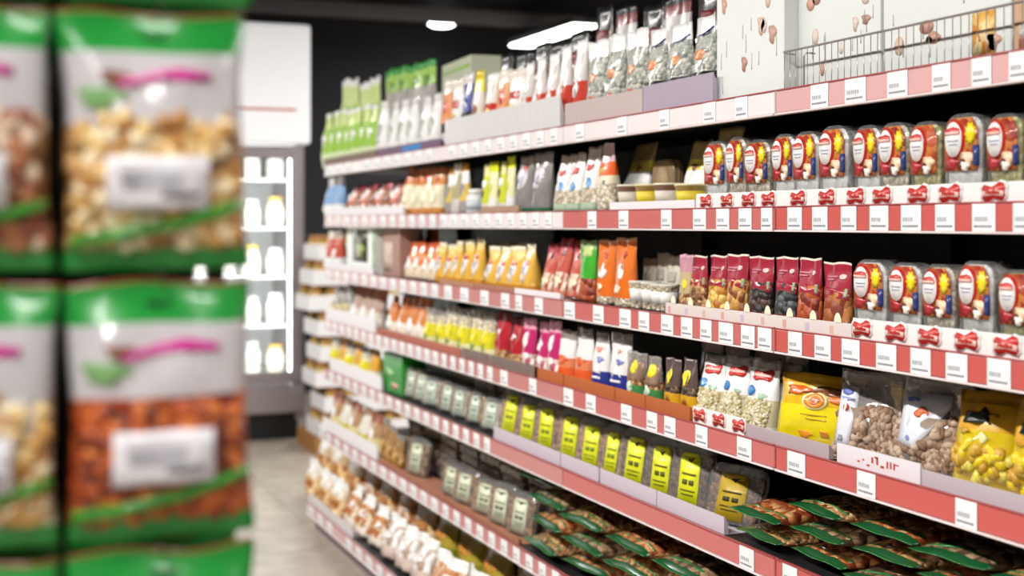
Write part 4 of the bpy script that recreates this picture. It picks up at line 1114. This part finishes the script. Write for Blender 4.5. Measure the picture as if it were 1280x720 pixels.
row('G', 481, 540, 3, (690, 760), whitep, 'crinkled white clear bag', 'biscuit_bag', hfix=.15, lean=.15)
row('G', 541, 900, 7, (720, 900), [biscuit, whitep], ['biscuit bag nearer along the row', 'white bag nearer along the row'], 'biscuit_bag', hfix=.15, lean=.15)
row('G', 398, 455, 3, (572, 605), bread, 'back-row loaf bag', 'bread_bag', back=.15, hfix=.205)
row('G', 456, 545, 4, (610, 670), [biscuit, bread], ['back-row tall biscuit bag', 'back-row tall loaf bag'], 'biscuit_bag', back=.15, hfix=.205)
row('G', 546, 640, 3, (668, 720), zbag([(.4, '#8a8a2a', 'olive_base'), (.75, '#b8a43a', 'front_print'), (1, '#e8dcc0', 'top_seal')], [('orange_mark', 'blob', 0, .55, .5, .1, F('#e89a4a'), 1)], 'stand', .6), 'back-row olive green bag', 'biscuit_bag', back=.15, hfix=.205)
row('G', 641, 900, 5, (720, 860), biscuit, 'back-row biscuit bag near the green bags', 'biscuit_bag', back=.15, hfix=.2)

# ------------------------------------------------------------------ refrigerator and the cartons beyond the shelving
FY = 8.23
fr = thing('display_fridge', 'tall grey glass-door fridge with lit shelves and white header', 'fridge', (1.85, FY, 0))
FG = pm('#9a9194', .35, .2, metal=.3)
FW, FD = 1.72, .75
part('back_wall', box_mesh('back_wall', -FW, 0, FD - .04, FD, .12, 1.86, pm('#e8eaea', .6)), fr)
part('side_wall', box_mesh('side_wall', -.05, 0, .0, FD - .041, .12, 1.86, FG), fr)
part('side_wall', box_mesh('side_wall', -FW, -FW + .05, .0, FD - .041, .12, 1.86, FG), fr)
part('base', box_mesh('base', -FW, 0, -.03, FD, .16, .34, FG, .02), fr)
part('foot_recess', box_mesh('foot_recess', -FW + .03, -.03, .04, FD - .02, 0, .159, BLACK), fr)
part('top_cap', box_mesh('top_cap', -FW, 0, 0, FD, 1.861, 1.92, FG), fr)
hd = part('header', box_mesh('header', -FW, .03, -.06, .16, 1.80, 2.53, pm('#f4f4f6', .5, emit='#f4f6fa', es=.28), .02), fr, label='white backlit header panel')
part('red_line', box_mesh('red_line', -.62, -.06, -.064, -.0605, 2.00, 2.015, pm('#d2706a', .5)), hd)
for s in range(5):
    z = .38 + s * .30
    part('fridge_shelf', box_mesh('fridge_shelf', -FW + .052, -.052, .10, FD - .05, z, z + .012, pm('#d8dada', .4)), fr)
for dx in (-FW + .03, -.86):
    dr = part('door', box_mesh('door', 0, .83, -.028, -.022, .36, 1.78, film(.03)), fr, (dx, 0, 0), label='clear glass door in a grey frame')
    m = FG
    for nm, a in (('door_stile', (0, .055, .36, 1.78)), ('door_stile', (.775, .83, .36, 1.78)), ('door_rail', (.056, .774, .36, .42)), ('door_rail', (.056, .774, 1.71, 1.78))):
        part(nm, box_mesh(nm, a[0], a[1], -.05, -.0, a[2], a[3], m, .006), dr)
    part('door_handle', tube_mesh('door_handle', [(.03, -.055, .85), (.03, -.09, .87), (.03, -.09, 1.33), (.03, -.055, 1.35)], .009, STEEL), dr)
for lx in (-.075, -.86, -FW + .075):
    st = part('light_strip', box_mesh('light_strip', lx - .012, lx + .012, .02, .035, .40, 1.74, pm('#ffffff', .5, emit='#f6fbff', es=10.0)), fr, label='vertical white light strip')
ld = bpy.data.lights.new('fridge_light', 'AREA')
ld.shape = 'RECTANGLE'
ld.size, ld.size_y = 1.5, 1.3
ld.energy = 26
ld.color = (.95, 1, .98)
lo = bpy.data.objects.new('fridge_light', ld)
link(lo, fr)
lo.location = (-FW / 2, .03, 1.08)
lo.rotation_euler = (math.pi / 2, 0, 0)
lo.rotation_euler = (-math.pi / 2 + math.pi, 0, 0)
bottle = jarB(pm('#f0f2f0', .3, .4), pm('#e8ece8', .4), pm('#e6e2d8', .4), .12)
btl2 = jarB(pm('#e8e0c8', .3, .4), pm('#d8b04a', .4), pm('#f2efe6', .4), .12)
FN = ['lowest', 'second', 'third', 'fourth', 'top']
for s in range(5):
    for i in range(9):
        pr_ = (bottle if (i + s) % 3 else btl2)(.12, .17 + .02 * ((i + s) % 2), 1)
        o = place(pr_, 'milk_bottle', 'bottle', (1.85 - .13 - i * .155, FY + .22, .38 + s * .30 + .013), 0)
        o['label'] = f'white bottle on the {FN[s]} fridge shelf, {ORD[i]} from the grey door edge'
        o['group'] = 'bottles in the glass-door fridge'
# cartons of jars stacked on a wooden pallet
pal = thing('wooden_pallet', 'low wooden pallet under the stacked white cartons', 'pallet', (1.78, 7.62, 0))
WOOD = pm('#a8763f', .7, var=.2, bscale=20)
for k in range(4):
    part('board', box_mesh('board', 0, .62, -.0 + k * .13, .10 + k * .13, .07, .09, WOOD), pal)
for k in range(3):
    part('block', box_mesh('block', .0 + k * .26, .10 + k * .26, .0, .49, 0, .069, WOOD), pal)
zc = .0915
jarp = jarB(lumps('#b0802e', '#d8b45a', '#e8d8a0', 40), pm('#a8743a', .4, .3), pm('#e8dcc0', .5), .22)
jm = jarp(.085, .135, 1)
CN = ['lowest', 'second lowest', 'third lowest', 'fourth lowest', 'fifth lowest', 'third highest', 'second highest', 'topmost']
for k in range(8):
    off = .03 * math.sin(k * 2.1) + (.02 if k < 4 else -.02)
    c = thing('jar_carton', f'white open carton of jars by the fridge, {CN[k]} in its stack', 'box', (1.79 + off, 7.63, zc), group='white cartons stacked on the pallet')
    W_, D_ = .56, .36
    part('carton_base', box_mesh('carton_base', 0, W_, 0, D_, 0, .004, CARD_W), c)
    part('front_panel', box_mesh('front_panel', 0, W_, 0, .004, .0042, .088, CARD_W), c)
    part('back_panel', box_mesh('back_panel', 0, W_, D_ - .004, D_, .0042, .088, CARD_W), c)
    part('side_panel', box_mesh('side_panel', 0, .004, .0042, D_ - .0042, .0042, .088, CARD_W), c)
    part('side_panel', box_mesh('side_panel', W_ - .004, W_, .0042, D_ - .0042, .0042, .088, CARD_W), c)
    for i in range(6):
        for j in range(2):
            o = place(jm, 'preserve_jar', 'jar', (1.79 + off + .05 + i * .092, 7.63 + .052 + j * .25, zc + .0045), 0)
            o['label'] = f'{"front" if j == 0 else "rear"} jar {ORD[i]} from the fridge side in the {CN[k]} white carton'
            o['group'] = 'jars in the stacked cartons'
    zc += .1455

# ------------------------------------------------------------------ hanging nut bags on the rack close by
RY = 1.03
rk = thing('hanging_rack', 'black wire display rack holding the hanging green nut bags', 'rack', (0, RY + .10, 0))
BLK = pm('#09090a', .5)
for x in (-.235, -.0855, .0525, .180):
    part('upright', box_mesh('upright', x - .007, x + .007, -.008, .008, .03, 1.95, BLK), rk)
part('base', box_mesh('base', -.26, .185, -.16, .20, 0, .03, BLK, .004), rk)
part('back_panel', box_mesh('back_panel', -.24, .165, .0085, .014, .031, 1.94, pm('#101012', .7)), rk)
cols = [.1215, -.0165, -.1545]
tops = [1.669, 1.4735, 1.278, 1.0825, .887]
for x in cols:
    for z in tops:
        part('hook', tube_mesh('hook', [(x, .0, z + .0046), (x, -.125, z + .0046)], .0012, STEEL), rk)
def nutbag(food, ms, orange, seed):
    lab = pm('#e6e4ea', .5, .2)
    gm = pm('#23923a', .3, .4, bump=.3, bscale=28)
    zones = [(0, .085, 'green_base', gm), (.085, .56, 'window', food), (.56, .84, 'clear_upper', film(.62, '#ece8ec')), (.84, .985, 'green_header', gm), (.985, 1, 'top_edge', F('#8a4a2a'))]
    P = [('green_swoosh', [(-1, -1), (-.3, -.55), (.3, -.15), (1, .6), (1, 1), (.3, .3), (-.3, -.1), (-1, -.5)], 0, .18, .96, .09, pm('#3c9a36', .35, .4), 9),
         ('white_label', 'rect', -.02, .335, .56, .10, lab, 10), ('label_print', 'rect', -.1, .37, .34, .006, pm('#b0aeb8', .5), 11), ('label_print', 'rect', -.1, .345, .34, .006, pm('#b0aeb8', .5), 11), ('label_print', 'rect', -.1, .32, .3, .006, pm('#b0aeb8', .5), 11), ('code_print', 'rect', .22, .29, .22, .012, pm('#7a7880', .5), 11),
         ('magenta_flash', [(-1, -.9), (-.2, -.1), (.3, .2), (1, -.1), (1, .6), (.3, 1), (-.2, .6), (-.9, -.2)], .08, .735, .55, .045, pm('#c2268a', .4, .3), 2),
         ('green_leaf', 'blob', -.62, .66, .30, .05, pm('#7aa86a', .4, .3), 2), ('brown_mark', 'blob', -.45, .74, .2, .03, pm('#8a5a44', .4), 2),
         ('hang_hole', 'oval', 0, .915, .16, .018, pm('#0c3a18', .5), 1)]
    return pouch(.134, .1875, .044, zones, P, 'pillow', seed, 12, 26, nuts=(0.10, .58 if not orange else .52, -.9, .9, .0085, 200, ms, 'nuts'))
kinds = [(nutbag(nuts_brown, CASH, False, 11), 'hanging green-topped bag of golden nuts'), (nutbag(fruit_o, ORN, True, 12), 'hanging green-topped bag of orange pieces'), (nutbag(nuts_brown, [pm('#8a4a32', .5, .2), pm('#b0704a', .5, .2), pm('#d8c0a8', .5, .2)], False, 13), 'hanging green-topped bag of reddish nuts'), (nutbag(nuts_pale, CASH, False, 14), 'hanging green-topped bag of pale cashews')]
grid = [[2, 0, 1, 0, 3], [0, 2, 3, 1, 0], [1, 3, 2, 0, 2]]
RN = ['highest', 'second', 'third', 'fourth', 'lowest']
CNm = ['column beside the aisle', 'middle column', 'column away from the aisle']
for ci, x in enumerate(cols):
    for ri, z in enumerate(tops):
        q, d_ = kinds[grid[ci][ri]]
        for dep in (0, 1):
            o = place(q, 'hanging_nut_bag', 'snack bag', (x + (.003 if ri >= 2 else 0), RY - .010 + dep * .061, z - .1875 - dep * .002), .0 + random.uniform(-.03, .03), random.uniform(-.01, .01), random.uniform(-.015, .015))
            o['label'] = f'{d_}, {RN[ri]} row, {CNm[ci]}' + (', behind another' if dep else '')
            o['group'] = 'nut bags hanging on the rack'
write_labels()
